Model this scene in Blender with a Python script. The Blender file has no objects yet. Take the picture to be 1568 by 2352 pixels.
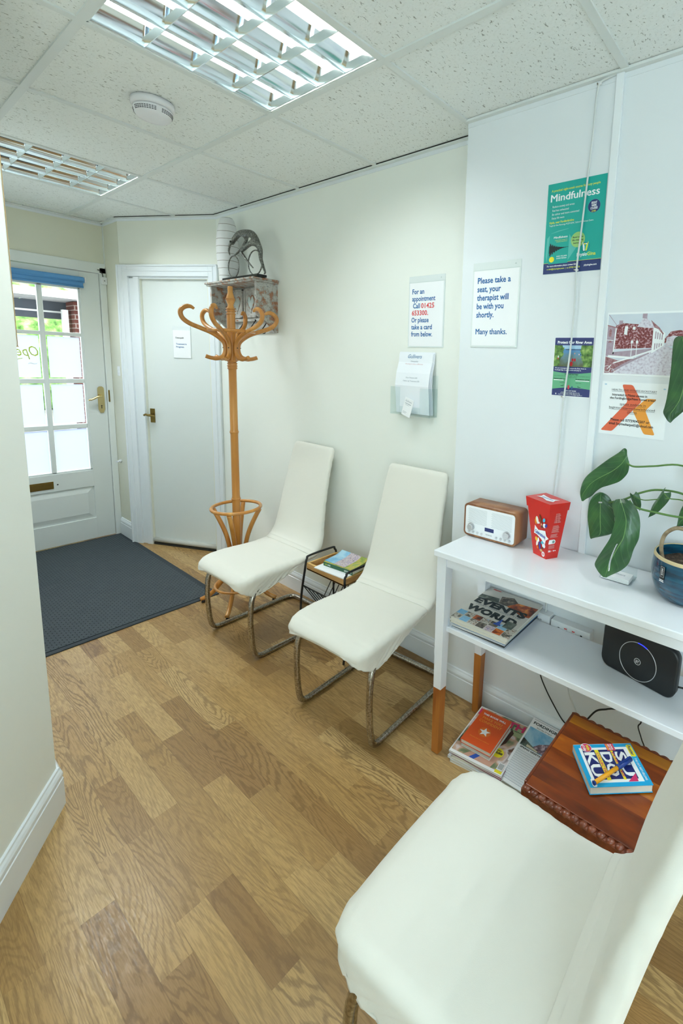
import bpy, bmesh, math, random
from mathutils import Vector, Matrix, Euler, noise
PI = math.pi
random.seed(7)
S = bpy.context.scene
COL = S.collection

# ------------------------------------------------------------------ camera
cd = bpy.data.cameras.new('camera')
cam = bpy.data.objects.new('camera', cd)
COL.objects.link(cam)
S.camera = cam
cd.sensor_fit = 'VERTICAL'
cd.sensor_height = 36.0
cd.sensor_width = 24.0
cd.lens = 1083.2408 / 2352 * 36.0
cd.shift_x = (784 - 1043.7746) / 2352
cd.shift_y = (994.9756 - 1176) / 2352
cd.clip_start = 0.05
cam.location = (-1.1313, -1.7625, 1.4515)
cam.rotation_euler = (1.425, -0.0396, -0.9284)
H = 2.3655

# ------------------------------------------------------------------ view, world, sun
vs = S.view_settings
vs.view_transform = 'Standard'
vs.look = 'None'
vs.gamma = 1
vs.use_curve_mapping = False
vs.exposure = 0.06
S.cycles.max_bounces = 10
S.cycles.diffuse_bounces = 6
S.cycles.glossy_bounces = 5
S.cycles.transparent_max_bounces = 24
S.cycles.sample_clamp_indirect = 6
S.cycles.use_denoising = True
S.cycles.caustics_reflective = False
S.cycles.caustics_refractive = False
w = bpy.data.worlds.new('world'); S.world = w
w.use_nodes = True
bg = w.node_tree.nodes['Background']
bg.inputs['Color'].default_value = (0.88, 0.94, 1.0, 1)
bg.inputs['Strength'].default_value = 4.5

TUBE_E = 17.0        # emission of the ceiling tubes
PANEL_W = 7.3        # each luminaire's light
FILL_W = 128.0      # added fill light, set out of view in a built window frame
PANEL_COL = (0.80, 0.925, 1.0)


def lin(c):
    if isinstance(c, str):
        c = c.lstrip('#'); c = [int(c[i:i + 2], 16) / 255 for i in (0, 2, 4)]
    return tuple((x / 12.92 if x <= 0.04045 else ((x + 0.055) / 1.055) ** 2.4) for x in c) + (1,)


# ------------------------------------------------------------------ materials
MATS = {}


def mat(name, col='#ffffff', rough=0.5, metal=0.0, spec=0.5, emis=None, estr=0.0, bump=None, vary=None, coat=0, sub=0):
    """bump=(scale,strength[,dist]); vary=(scale, colour2, amount)"""
    if name in MATS:
        return MATS[name]
    m = bpy.data.materials.new(name); m.use_nodes = True
    nt = m.node_tree; b = nt.nodes['Principled BSDF']
    b.inputs['Base Color'].default_value = lin(col)
    b.inputs['Roughness'].default_value = rough
    b.inputs['Metallic'].default_value = metal
    b.inputs['Specular IOR Level'].default_value = spec
    if coat:
        b.inputs['Coat Weight'].default_value = coat
        b.inputs['Coat Roughness'].default_value = 0.08
    if emis:
        b.inputs['Emission Color'].default_value = lin(emis)
        b.inputs['Emission Strength'].default_value = estr
    tc = nt.nodes.new('ShaderNodeTexCoord')
    if bump:
        n = nt.nodes.new('ShaderNodeTexNoise'); n.inputs['Scale'].default_value = bump[0]; n.inputs['Detail'].default_value = 4
        nt.links.new(tc.outputs['Object'], n.inputs['Vector'])
        bp = nt.nodes.new('ShaderNodeBump'); bp.inputs['Strength'].default_value = bump[1]
        bp.inputs['Distance'].default_value = bump[2] if len(bump) > 2 else 0.002
        nt.links.new(n.outputs['Fac'], bp.inputs['Height']); nt.links.new(bp.outputs['Normal'], b.inputs['Normal'])
    if vary:
        n = nt.nodes.new('ShaderNodeTexNoise'); n.inputs['Scale'].default_value = vary[0]; n.inputs['Detail'].default_value = 5
        nt.links.new(tc.outputs['Object'], n.inputs['Vector'])
        r = nt.nodes.new('ShaderNodeValToRGB')
        r.color_ramp.elements[0].position = 0.5 - vary[2] / 2; r.color_ramp.elements[1].position = 0.5 + vary[2] / 2
        r.color_ramp.elements[0].color = lin(col); r.color_ramp.elements[1].color = lin(vary[1])
        nt.links.new(n.outputs['Fac'], r.inputs['Fac']); nt.links.new(r.outputs['Color'], b.inputs['Base Color'])
    MATS[name] = m
    return m


class NT:
    """tiny node helper"""
    def __init__(s, name, rough=0.5):
        s.m = bpy.data.materials.new(name); s.m.use_nodes = True
        s.t = s.m.node_tree; s.b = s.t.nodes['Principled BSDF']; s.b.inputs['Roughness'].default_value = rough
        s.tc = s.n('TexCoord'); MATS[name] = s.m

    def n(s, kind, **kw):
        nd = s.t.nodes.new('ShaderNode' + kind)
        for k, v in kw.items():
            if k in nd.inputs: nd.inputs[k].default_value = v
            else: setattr(nd, k, v)
        return nd

    def l(s, a, b): s.t.links.new(a, b)

    def math(s, op, a, b=None, c=None):
        nd = s.n('Math', operation=op)
        for i, v in enumerate((a, b, c)):
            if v is None: continue
            if isinstance(v, (int, float)): nd.inputs[i].default_value = v
            else: s.l(v, nd.inputs[i])
        return nd.outputs[0]

    def comb(s, x, y, z=0.0):
        nd = s.n('CombineXYZ')
        for i, v in enumerate((x, y, z)):
            if isinstance(v, (int, float)): nd.inputs[i].default_value = v
            else: s.l(v, nd.inputs[i])
        return nd.outputs[0]

    def ramp(s, fac, stops, interp='LINEAR'):
        nd = s.n('ValToRGB'); cr = nd.color_ramp; cr.interpolation = interp
        while len(cr.elements) < len(stops): cr.elements.new(0.5)
        for e, (p, c) in zip(cr.elements, stops):
            e.position = p; e.color = lin(c)
        s.l(fac, nd.inputs['Fac']); return nd.outputs['Color']

    def mix(s, fac, a, b, mode='MIX'):
        nd = s.n('Mix', data_type='RGBA', blend_type=mode)
        for i, v in ((0, fac), (6, a), (7, b)):
            if isinstance(v, (int, float)): nd.inputs[i].default_value = v
            elif isinstance(v, tuple): nd.inputs[i].default_value = v
            else: s.l(v, nd.inputs[i])
        return nd.outputs[2]

    def bump(s, h, strength=0.3, dist=0.002):
        nd = s.n('Bump'); nd.inputs['Strength'].default_value = strength; nd.inputs['Distance'].default_value = dist
        s.l(h, nd.inputs['Height']); s.l(nd.outputs[0], s.b.inputs['Normal'])


def floor_mat():
    k = NT('oak_strip_floor', 0.42)
    sp = k.n('SeparateXYZ'); k.l(k.tc.outputs['Object'], sp.inputs[0])
    x, y = sp.outputs[0], sp.outputs[1]
    u = k.math('DIVIDE', k.math('ADD', x, 5 + 0.0145), 0.0755)
    row = k.math('FLOOR', u)
    wn = k.n('TexWhiteNoise', noise_dimensions='1D'); k.l(row, wn.inputs['W'])
    off = k.math('MULTIPLY', wn.outputs[0], 3.7)
    v = k.math('DIVIDE', k.math('ADD', k.math('ADD', y, 20), off), 0.78)
    # unequal strip lengths: shift every second joint
    cell0 = k.math('FLOOR', v)
    wn2 = k.n('TexWhiteNoise', noise_dimensions='2D'); k.l(k.comb(row, cell0), wn2.inputs['Vector'])
    fr = k.math('FRACT', v)
    cut = k.math('ADD', 0.25, k.math('MULTIPLY', wn2.outputs[0], 0.5))
    half = k.math('GREATER_THAN', fr, cut)
    cell = k.math('ADD', cell0, k.math('MULTIPLY', half, 0.5))
    wn3 = k.n('TexWhiteNoise', noise_dimensions='2D'); k.l(k.comb(k.math('ADD', row, 0.0), cell), wn3.inputs['Vector'])
    rnd = wn3.outputs[0]
    wnc = k.n('SeparateColor'); k.l(wn3.outputs[1], wnc.inputs[0])
    # merge most half strips with their neighbour's tone
    base = k.ramp(rnd, [(0.0, '#936f42'), (0.3, '#a5814e'), (0.65, '#b7935d'), (1.0, '#c9a872')])
    # cathedral grain
    gx = k.math('ADD', k.math('MULTIPLY', x, 9.0), k.math('MULTIPLY', wnc.outputs[0], 37))
    gy = k.math('ADD', k.math('MULTIPLY', y, 1.15), k.math('MULTIPLY', wnc.outputs[1], 53))
    nz = k.n('TexNoise', Scale=1.0, Detail=2.5, Roughness=0.38, Distortion=0.25); k.l(k.comb(gx, gy), nz.inputs['Vector'])
    pn = k.n('TexNoise', Scale=1.0, Detail=3.0); k.l(k.comb(k.math('MULTIPLY', x, 420.0), k.math('MULTIPLY', y, 26.0), rnd), pn.inputs['Vector'])
    jag = k.n('TexNoise', Scale=1.0, Detail=2.0); k.l(k.comb(k.math('MULTIPLY', x, 160.0), k.math('MULTIPLY', y, 40.0), rnd), jag.inputs['Vector'])
    ph = k.math('MULTIPLY', nz.outputs[0], k.math('ADD', 120.0, k.math('MULTIPLY', wnc.outputs[2], 150.0)))
    rings = k.math('SINE', k.math('ADD', ph, k.math('MULTIPLY', jag.outputs[0], 4.0)))
    ringm = k.ramp(k.math('ADD', k.math('MULTIPLY', rings, 0.5), 0.5), [(0.0, '#000000'), (0.5, '#202020'), (0.93, '#ffffff'), (1.0, '#ffffff')])
    pores = k.ramp(pn.outputs[0], [(0.42, '#000000'), (0.62, '#ffffff')])
    big = k.n('TexNoise', Scale=1.0, Detail=2.0); k.l(k.comb(k.math('MULTIPLY', gx, 1.2), k.math('MULTIPLY', gy, 1.9)), big.inputs['Vector'])
    c = k.mix(k.math('MULTIPLY', k.math('MULTIPLY', ringm_fac(k, ringm), 0.52), k.math('ADD', 0.28, k.math('MULTIPLY', wnc.outputs[1], 0.8))), base, lin('#5f4220'))
    c = k.mix(k.math('MULTIPLY', ringm_fac(k, pores), 0.36), c, lin('#6e5029'))
    c = k.mix(k.math('MULTIPLY', k.math('SUBTRACT', big.outputs[0], 0.35), 0.5), c, lin('#8a6839'))
    fu = k.math('FRACT', u)
    edge = k.math('LESS_THAN', k.math('MINIMUM', fu, k.math('SUBTRACT', 1.0, fu)), 0.011)
    c = k.mix(k.math('MULTIPLY', edge, 0.35), c, lin('#5b4022'))
    k.l(c, k.b.inputs['Base Color'])
    k.b.inputs['Specular IOR Level'].default_value = 0.5
    r = k.math('ADD', 0.28, k.math('MULTIPLY', ringm_fac(k, pores), 0.14)); k.l(r, k.b.inputs['Roughness'])
    k.bump(pn.outputs[0], 0.12, 0.0006)
    return k.m


def ringm_fac(k, colsock):
    nd = k.n('RGBToBW'); k.l(colsock, nd.inputs[0]); return nd.outputs[0]


def ceiling_mat():
    k = NT('fissured_ceiling_tile', 0.95)
    k.b.inputs['Specular IOR Level'].default_value = 0.1
    mp = k.n('Mapping'); mp.inputs['Scale'].default_value = (75, 165, 75); mp.inputs['Rotation'].default_value = (0, 0, 0.35)
    k.l(k.tc.outputs['Object'], mp.inputs['Vector'])
    n1 = k.n('TexNoise', Scale=1.0, Detail=2.5, Roughness=0.6, Distortion=0.6); k.l(mp.outputs[0], n1.inputs['Vector'])
    mp2 = k.n('Mapping'); mp2.inputs['Scale'].default_value = (190, 110, 190); k.l(k.tc.outputs['Object'], mp2.inputs['Vector'])
    n2 = k.n('TexNoise', Scale=1.0, Detail=2.0); k.l(mp2.outputs[0], n2.inputs['Vector'])
    f1 = k.ramp(n1.outputs[0], [(0.0, '#ffffff'), (0.335, '#ffffff'), (0.365, '#000000'), (1.0, '#000000')])
    f2 = k.ramp(n2.outputs[0], [(0.0, '#ffffff'), (0.36, '#aaaaaa'), (0.5, '#000000'), (1.0, '#000000')])
    c = k.mix(k.math('MULTIPLY', ringm_fac(k, f2), 0.22), lin('#eef2f0'), lin('#b9bcb4'))
    c = k.mix(k.math('MULTIPLY', ringm_fac(k, f1), 0.7), c, lin('#7d7c72'))
    k.l(c, k.b.inputs['Base Color'])
    h = k.math('SUBTRACT', 1.0, k.math('ADD', ringm_fac(k, f1), k.math('MULTIPLY', ringm_fac(k, f2), 0.3)))
    k.bump(h, 0.5, 0.003)
    return k.m


def wood_mat(name, c1, c2, axis='X', scale=1.0, rough=0.4, coat=0.0, rings=30):
    k = NT(name, rough)
    s = {'X': (2, 18, 18), 'Y': (18, 2, 18), 'Z': (18, 18, 2)}[axis]
    mp = k.n('Mapping'); mp.inputs['Scale'].default_value = tuple(q * scale for q in s); k.l(k.tc.outputs['Object'], mp.inputs['Vector'])
    n = k.n('TexNoise', Scale=1.0, Detail=3.0, Roughness=0.5, Distortion=0.4); k.l(mp.outputs[0], n.inputs['Vector'])
    sn = k.math('ADD', k.math('MULTIPLY', k.math('SINE', k.math('MULTIPLY', n.outputs[0], rings)), 0.3), k.math('ADD', k.math('MULTIPLY', n.outputs[0], 0.6), 0.1))
    c = k.ramp(sn, [(0.1, c1), (0.85, c2)])
    k.l(c, k.b.inputs['Base Color'])
    if coat:
        k.b.inputs['Coat Weight'].default_value = coat; k.b.inputs['Coat Roughness'].default_value = 0.12
    k.bump(n.outputs[0], 0.15, 0.001)
    return k.m


def mat_mat():
    k = NT('ribbed_rubber_mat', 0.75)
    br = k.n('TexBrick', offset=0.5, Scale=1.0); k.l(k.tc.outputs['Object'], br.inputs['Vector'])
    br.inputs['Brick Width'].default_value = 0.030; br.inputs['Row Height'].default_value = 0.015
    br.inputs['Mortar Size'].default_value = 0.003; br.inputs['Mortar Smooth'].default_value = 0.5
    br.inputs['Color1'].default_value = lin('#4b555b'); br.inputs['Color2'].default_value = lin('#434d54'); br.inputs['Mortar'].default_value = lin('#1f262c')
    sp = k.n('SeparateXYZ'); k.l(k.tc.outputs['Object'], sp.inputs[0])
    n = k.n('TexNoise', Scale=3.0); k.l(k.tc.outputs['Object'], n.inputs['Vector'])
    c = k.mix(k.math('MULTIPLY', n.outputs[0], 0.25), br.outputs['Color'], lin('#4c5358'))
    k.l(c, k.b.inputs['Base Color'])
    k.bump(k.math('SUBTRACT', 1.0, br.outputs['Fac']), 0.9, 0.003)
    return k.m


def patchy_mat(name, cols, scale, rough=0.7):
    k = NT(name, rough)
    n = k.n('TexNoise', Scale=scale, Detail=6.0, Roughness=0.65); k.l(k.tc.outputs['Object'], n.inputs['Vector'])
    k.l(k.ramp(n.outputs[0], cols), k.b.inputs['Base Color'])
    k.bump(n.outputs[0], 0.4, 0.002)
    return k.m


M_floor = floor_mat()
M_ceil = ceiling_mat()
M_grid = mat('grid_bar_white', '#dfe4e2', 0.5)
M_wall = mat('wall_paint_white', '#eef1ea', 0.75, bump=(60, 0.06), spec=0.3)
M_chim = mat('wall_paint_cool_white', '#e6ebee', 0.75, bump=(60, 0.06), spec=0.3)
M_cream = mat('wall_paint_cream', '#dfdfce', 0.8, bump=(60, 0.06), spec=0.3)
M_ang = mat('wall_paint_pale_cream', '#e6e8dd', 0.8, bump=(60, 0.06), spec=0.3)
M_gloss = mat('gloss_white_paint', '#e6ebe8', 0.32)
M_trim = mat('skirting_white', '#e8eef2', 0.35)
M_door = mat('door_white_paint', '#e2e8e6', 0.42, bump=(25, 0.04))
M_dark = mat('dark_gap', '#2b2b28', 0.9)
M_mat = mat_mat()
M_matedge = mat('rubber_mat_border', '#2c343b', 0.7)
M_white = mat('table_white_lacquer', '#eef1f6', 0.18, coat=0.3)
M_chrome = mat('worn_chrome', '#c6c2ba', 0.2, 1.0, vary=(150, '#8d8678', 0.3))
M_black = mat('black_powder_coat', '#17191b', 0.45)
M_brass = mat('polished_brass', '#d8c48d', 0.22, 1.0)
M_oldbrass = mat('aged_brass', '#8a7440', 0.35, 1.0)
M_bamboo = wood_mat('honey_bentwood', '#bb7d35', '#dca256', 'Z', 1.0, 0.32, 0.3, 10)
M_legw = wood_mat('dipped_leg_wood', '#96531f', '#bd7836', 'Z', 1.2, 0.45, 0, 14)
M_mango = wood_mat('tray_wood', '#a87a45', '#cda269', 'Y', 0.8, 0.5, 0, 16)
M_mangotop = mat('tray_rim_wood', '#d9b06a', 0.5)
M_walnut = wood_mat('radio_walnut', '#855638', '#a0704a', 'Y', 1.5, 0.42, 0, 12)
M_plastic = mat('white_plastic', '#e9ebec', 0.35)
M_paper = mat('white_paper', '#f4f6f8', 0.7)
M_black_plastic = mat('router_black', '#16191c', 0.38)
M_silver = mat('silver_ring', '#d9dadd', 0.3, 0.7)
M_bark = mat('stem_bark', '#7b6a52', 0.8, bump=(80, 0.6), vary=(50, '#a39075', 0.3))


def cover_mat():
    k = NT('cream_stretch_cover', 0.85)
    k.b.inputs['Base Color'].default_value = lin('#e4e2d8')
    k.b.inputs['Specular IOR Level'].default_value = 0.2
    k.b.inputs['Sheen Weight'].default_value = 0.15
    n = k.n('TexNoise', Scale=900.0, Detail=2.0); k.l(k.tc.outputs['Object'], n.inputs['Vector'])
    n2 = k.n('TexNoise', Scale=7.0, Detail=2.0, Distortion=1.0); k.l(k.tc.outputs['Object'], n2.inputs['Vector'])
    k.bump(k.math('ADD', k.math('MULTIPLY', n.outputs[0], 0.06), n2.outputs[0]), 0.35, 0.006)
    return k.m


M_cover = cover_mat()


def side_table_wood():
    k = NT('sheesham_planks', 0.33)
    sp = k.n('SeparateXYZ'); k.l(k.tc.outputs['Object'], sp.inputs[0])
    row = k.math('FLOOR', k.math('DIVIDE', sp.outputs[0], 0.062))
    wn = k.n('TexWhiteNoise', noise_dimensions='1D'); k.l(row, wn.inputs['W'])
    n = k.n('TexNoise', Scale=1.0, Detail=4.0, Distortion=0.6)
    k.l(k.comb(k.math('MULTIPLY', sp.outputs[0], 26.0), k.math('MULTIPLY', sp.outputs[1], 5.0), k.math('MULTIPLY', row, 3.3)), n.inputs['Vector'])
    f = k.math('ADD', k.math('MULTIPLY', wn.outputs[0], 0.55), k.math('MULTIPLY', n.outputs[0], 0.65))
    c = k.ramp(f, [(0.2, '#431705'), (0.42, '#7d350b'), (0.66, '#a55512'), (0.95, '#d0891f')])
    k.l(c, k.b.inputs['Base Color'])
    k.b.inputs['Coat Weight'].default_value = 0.4; k.b.inputs['Coat Roughness'].default_value = 0.15
    return k.m


M_shee = side_table_wood()
M_sheedark = mat('carved_dark_wood', '#5c2612', 0.3, vary=(60, '#8a4526', 0.5), coat=0.4)

# ------------------------------------------------------------------ mesh builder


class MB:
    def __init__(s):
        s.bm = bmesh.new(); s.mats = []; s.T = Matrix.Identity(4)

    def mi(s, m):
        if m is None: m = M_white
        if m not in s.mats: s.mats.append(m)
        return s.mats.index(m)

    def _fin(s, geom_verts, faces, m, smooth=False):
        i = s.mi(m)
        for f in faces:
            f.material_index = i; f.smooth = smooth
        return geom_verts

    def box(s, c, d, m=None, bev=0.0, rot=None, seg=2, taper=None):
        r = bmesh.ops.create_cube(s.bm, size=1.0)
        vs_ = r['verts']
        M = Matrix.Translation(c) @ (rot.to_4x4() if rot else Matrix.Identity(4)) @ Matrix.Diagonal((*d, 1))
        if taper:
            for v in vs_:
                if v.co.z < 0: v.co.x *= taper[0]; v.co.y *= taper[1]
        bmesh.ops.transform(s.bm, matrix=s.T @ M, verts=vs_)
        fs = list({f for v in vs_ for f in v.link_faces})
        i = s.mi(m)
        for f in fs: f.material_index = i
        if bev > 0:
            es = list({e for v in vs_ for e in v.link_edges})
            bmesh.ops.bevel(s.bm, geom=es, offset=bev, segments=seg, profile=0.5, affect='EDGES', clamp_overlap=True)
        return s

    def rbox(s, x0, x1, y0, y1, z0, z1, m=None, bev=0.0, seg=2):
        return s.box(((x0 + x1) / 2, (y0 + y1) / 2, (z0 + z1) / 2), (abs(x1 - x0), abs(y1 - y0), abs(z1 - z0)), m, bev, None, seg)

    def poly(s, pts, m=None, smooth=False):
        vs_ = [s.bm.verts.new(s.T @ Vector(p)) for p in pts]
        f = s.bm.faces.new(vs_); f.material_index = s.mi(m); f.smooth = smooth
        return s

    def loft(s, loops, m=None, closed=True, cap=True, smooth=True, ring=False):
        R = [[s.bm.verts.new(s.T @ Vector(p)) for p in L] for L in loops]
        i = s.mi(m); n = len(R[0]); N = len(R)
        for a in range(N if ring else N - 1):
            A, B = R[a], R[(a + 1) % N]
            for j in range(n if closed else n - 1):
                k = (j + 1) % n
                try:
                    f = s.bm.faces.new((A[j], A[k], B[k], B[j])); f.material_index = i; f.smooth = smooth
                except ValueError: pass
        if cap and closed and not ring:
            for L in (list(reversed(R[0])), R[-1]):
                try:
                    f = s.bm.faces.new(L); f.material_index = i
                except ValueError: pass
        return s

    def tube(s, pts, r, m=None, n=12, cap=True, ring=False, flat=1.0):
        pts = [Vector(p) for p in pts]
        rs = r if isinstance(r, (list, tuple)) else [r] * len(pts)
        loops = []; up = None; N = len(pts)
        for i, p in enumerate(pts):
            if ring: t = pts[(i + 1) % N] - pts[i - 1]
            else: t = pts[min(i + 1, N - 1)] - pts[max(i - 1, 0)]
            t.normalize()
            if up is None:
                up = Vector((0, 0, 1)) if abs(t.z) < 0.9 else Vector((1, 0, 0))
            a = (up - t * up.dot(t))
            if a.length < 1e-6: a = t.orthogonal()
            a.normalize(); b = t.cross(a); up = a
            loops.append([p + (a * math.cos(q) * flat + b * math.sin(q)) * rs[i] for q in [2 * PI * j / n for j in range(n)]])
        return s.loft(loops, m, True, cap, True, ring)

    def lathe(s, prof, m=None, c=(0, 0, 0), n=32, cap=True):
        loops = [[(c[0] + r * math.cos(2 * PI * j / n), c[1] + r * math.sin(2 * PI * j / n), c[2] + z) for j in range(n)] for r, z in prof]
        return s.loft(loops, m, True, cap, True)

    def disc(s, c, r, m=None, n=32, ax=(1, 0, 0), ay=(0, 1, 0), ry=None):
        ax, ay, c = Vector(ax), Vector(ay), Vector(c); ry = ry or r
        return s.poly([c + ax * r * math.cos(2 * PI * j / n) + ay * ry * math.sin(2 * PI * j / n) for j in range(n)], m)

    def prism(s, pts, z0, z1, m=None, smooth=False):
        s.loft([[(x, y, z0) for x, y in pts], [(x, y, z1) for x, y in pts]], m, True, True, smooth)
        return s

    def text(s, body, x, y, size, m, z=0.0, width=None, bold=0.0, align='LEFT', shear=0.0, mirror=False, xs=1.0, rot=0.0, space=1.0):
        if 'M' in body and bold > 0:                                   # thicken without offsetting the outline
            st = dict(width=width, bold=0, align=align, shear=shear, mirror=mirror, xs=xs, rot=rot, space=space); d_ = bold * size * .75
            for q_, (ex, ey) in enumerate(((-d_, 0), (d_, 0), (0, d_ * .6), (0, -d_ * .6))): s.text(body, x + ex, y + ey, size, m, z + .00003 * q_ * (1 if z >= 0 else -1), **st)
            return s
        cu = bpy.data.curves.new('t', 'FONT'); cu.body = body; cu.size = size; cu.offset = bold * size
        cu.shear = shear; cu.space_character = space; cu.resolution_u = 2; cu.space_line = 1.0
        ob = bpy.data.objects.new('t', cu)
        me = bpy.data.meshes.new_from_object(ob)
        bpy.data.objects.remove(ob)
        if not me.vertices: return s
        x0 = min(v.co.x for v in me.vertices); x1 = max(v.co.x for v in me.vertices)
        wd = max(x1 - x0, 1e-6)
        f = (width / wd) if width else xs
        sh = {'LEFT': -x0 * f, 'CENTER': -(x0 + x1) / 2 * f, 'RIGHT': -x1 * f}[align]
        i = s.mi(m); vs_ = []
        cr, sr = math.cos(rot), math.sin(rot)
        for v in me.vertices:
            px = v.co.x * f + sh; py = v.co.y
            if mirror: px = -px
            vs_.append(s.bm.verts.new(s.T @ Vector((x + px * cr - py * sr, y + px * sr + py * cr, z))))
        for p in me.polygons:
            try:
                fc = s.bm.faces.new([vs_[q] for q in p.vertices]); fc.material_index = i
            except ValueError: pass
        bpy.data.meshes.remove(me); bpy.data.curves.remove(cu)
        return s

    def build(s, name, parent=None, loc=None, rot=None, M=None, normals=True):
        if normals:
            bmesh.ops.recalc_face_normals(s.bm, faces=s.bm.faces)
        me = bpy.data.meshes.new(name); s.bm.to_mesh(me); s.bm.free()
        for m in s.mats: me.materials.append(m)
        o = bpy.data.objects.new(name, me); COL.objects.link(o)
        if parent: o.parent = parent
        if M is not None: o.matrix_local = M
        if loc is not None: o.location = loc
        if rot is not None: o.rotation_euler = rot
        return o


def tag(o, label, cat, group=None, kind=None):
    if label: o['label'] = label
    if cat: o['category'] = cat
    if group: o['group'] = group
    if kind: o['kind'] = kind
    return o


def struct(o, label=None):
    o['kind'] = 'structure'
    if label: o['label'] = label
    return o


def empty(name, loc=(0, 0, 0), rz=0.0, M=None):
    o = bpy.data.objects.new(name, None); COL.objects.link(o); o.empty_display_size = 0.05
    if M is not None: o.matrix_world = M
    else: o.location = loc; o.rotation_euler = (0, 0, rz)
    return o


def frame(o, u, v):
    """matrix with local x=u, y=v, z=u x v at origin o"""
    u = Vector(u).normalized(); v = Vector(v); n = u.cross(v).normalized(); v = n.cross(u)
    return Matrix(((u.x, v.x, n.x, o[0]), (u.y, v.y, n.y, o[1]), (u.z, v.z, n.z, o[2]), (0, 0, 0, 1)))


def smooth_path(pts, sub=6, ring=False):
    P = [Vector(p) for p in pts]; out = []; n = len(P)
    rng = range(n) if ring else range(n - 1)
    for i in rng:
        p0 = P[i - 1] if (i > 0 or ring) else P[i]
        p1 = P[i]; p2 = P[(i + 1) % n]; p3 = P[(i + 2) % n] if (ring or i + 2 < n) else P[i + 1]
        for j in range(sub):
            t = j / sub
            out.append(0.5 * ((2 * p1) + (-p0 + p2) * t + (2 * p0 - 5 * p1 + 4 * p2 - p3) * t * t + (-p0 + 3 * p1 - 3 * p2 + p3) * t ** 3))
    if not ring: out.append(P[-1].copy())
    return out


def rrect(x0, x1, y0, y1, r, n=5):
    out = []
    for cx, cy, a0 in ((x1 - r, y1 - r, 0), (x0 + r, y1 - r, PI / 2), (x0 + r, y0 + r, PI), (x1 - r, y0 + r, 1.5 * PI)):
        for j in range(n + 1):
            a = a0 + PI / 2 * j / n
            out.append((cx + r * math.cos(a), cy + r * math.sin(a)))
    return out


# ================================================================== ROOM SHELL
XW, XC = 0.552, 0.445           # chair wall, chimney breast
YC = -0.605                     # corner of the breast
YE = 2.517                      # entrance wall
A0 = Vector((0.215, 2.24, 0)); A1 = Vector((0.552, 1.531, 0))
AD = (A1 - A0).normalized(); AN = Vector((-0.9032, -0.4293, 0)).normalized()
AN = Vector((AD.y, -AD.x, 0)); 
if AN.x > 0: AN = -AN            # faces the room
LC = Vector((-0.797, 0.0, 0)); LD = Vector((-0.5896, -0.8077, 0)).normalized()

m = MB(); m.rbox(-3.2, 0.9, -3.8, 2.62, -0.05, 0, M_floor); struct(m.build('floor'))

lamps = [(-0.6, -0.6), (-0.6, 1.2), (-0.6, -3.0)]  # the last one is added behind the viewer to brighten the near room
m = MB()
xs = [-3.0 + 0.6 * i for i in range(6)] + [0.9]
ys = [-3.6 + 0.6 * i for i in range(11)] + [2.68]
for i in range(len(xs) - 1):
    for j in range(len(ys) - 1):
        if any(abs(xs[i] - a) < .01 and abs(ys[j] - b) < .01 for a, b in lamps): continue
        m.rbox(xs[i], xs[i + 1], ys[j], ys[j + 1], H + 0.004, H + 0.02, M_ceil)
struct(m.build('ceiling'))
m = MB()
for x in xs[:-1]: m.rbox(x - .012, x + .012, -3.6, 2.6, H - 0.002, H + 0.0045, M_grid)
for y in ys[:-1]: m.rbox(-3.0, 0.6, y - .0118, y + .0118, H - 0.0018, H + 0.0045, M_grid)
# recessed shadow gaps next to bars
struct(m.build('trim_1'), 'grid of white metal bars between the ceiling tiles')
m = MB()


def angle_strip(p, q, nrm, dark=False):
    p, q, nrm = Vector(p), Vector(q), Vector(nrm)
    d = (q - p); L = d.length; d.normalize()
    M = Matrix(((d.x, nrm.x, 0, p.x), (d.y, nrm.y, 0, p.y), (0, 0, 1, 0), (0, 0, 0, 1)))
    m.T = M
    m.rbox(0, L, 0, 0.02, H - 0.006, H + 0.002, M_grid)
    m.rbox(0, L, 0, 0.002, H - 0.022, H, M_chim)
    if dark: m.rbox(0, L, 0.02, 0.0215, H - 0.001, H + 0.003, M_dark)
    m.T = Matrix.Identity(4)


angle_strip((XW, 1.53, 0), (XW, YC, 0), (-1, 0, 0), True)
angle_strip((XC, YC, 0), (XC, -3.6, 0), (-1, 0, 0))
angle_strip((0.215, YE, 0), (0.215, 2.24, 0), (-1, 0, 0))
angle_strip((-1.0, YE, 0), (0.215, YE, 0), (0, -1, 0))
angle_strip(A0, A1, AN, True)
struct(m.build('trim_2'), 'white edge trim where the ceiling meets the walls')


def wall_box(name, x0, x1, y0, y1, mt, z1=2.5):
    m = MB(); m.rbox(x0, x1, y0, y1, 0, z1, mt); return struct(m.build(name))


wall_box('wall_right', XW, XW + 0.12, YC, 2.7, M_wall)
wall_box('wall_chimney_breast', XC, XW + 0.12, -3.8, YC, M_chim)
wall_box('wall_return', 0.215, 0.30, 2.245, YE, M_cream)
wall_box('wall_behind', -3.2, XC, -3.8, -3.6, M_wall)
wall_box('wall_far_left', -3.2, -3.0, -3.6, 0.3, M_wall)
# angled wall
m = MB(); m.T = Matrix(((AD.x, -AN.x, 0, A0.x), (AD.y, -AN.y, 0, A0.y), (0, 0, 1, 0), (0, 0, 0, 1)))
m.rbox(0, 0.16, 0, 0.12, 0, 2.5, M_ang); m.rbox(0.70, 0.785, 0, 0.12, 0, 2.5, M_ang); m.rbox(0.16, 0.70, 0, 0.12, 1.955, 2.5, M_ang)
m.rbox(0.16, 0.70, 0.115, 0.12, 0, 1.955, M_ang)
struct(m.build('wall_angled'))
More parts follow.
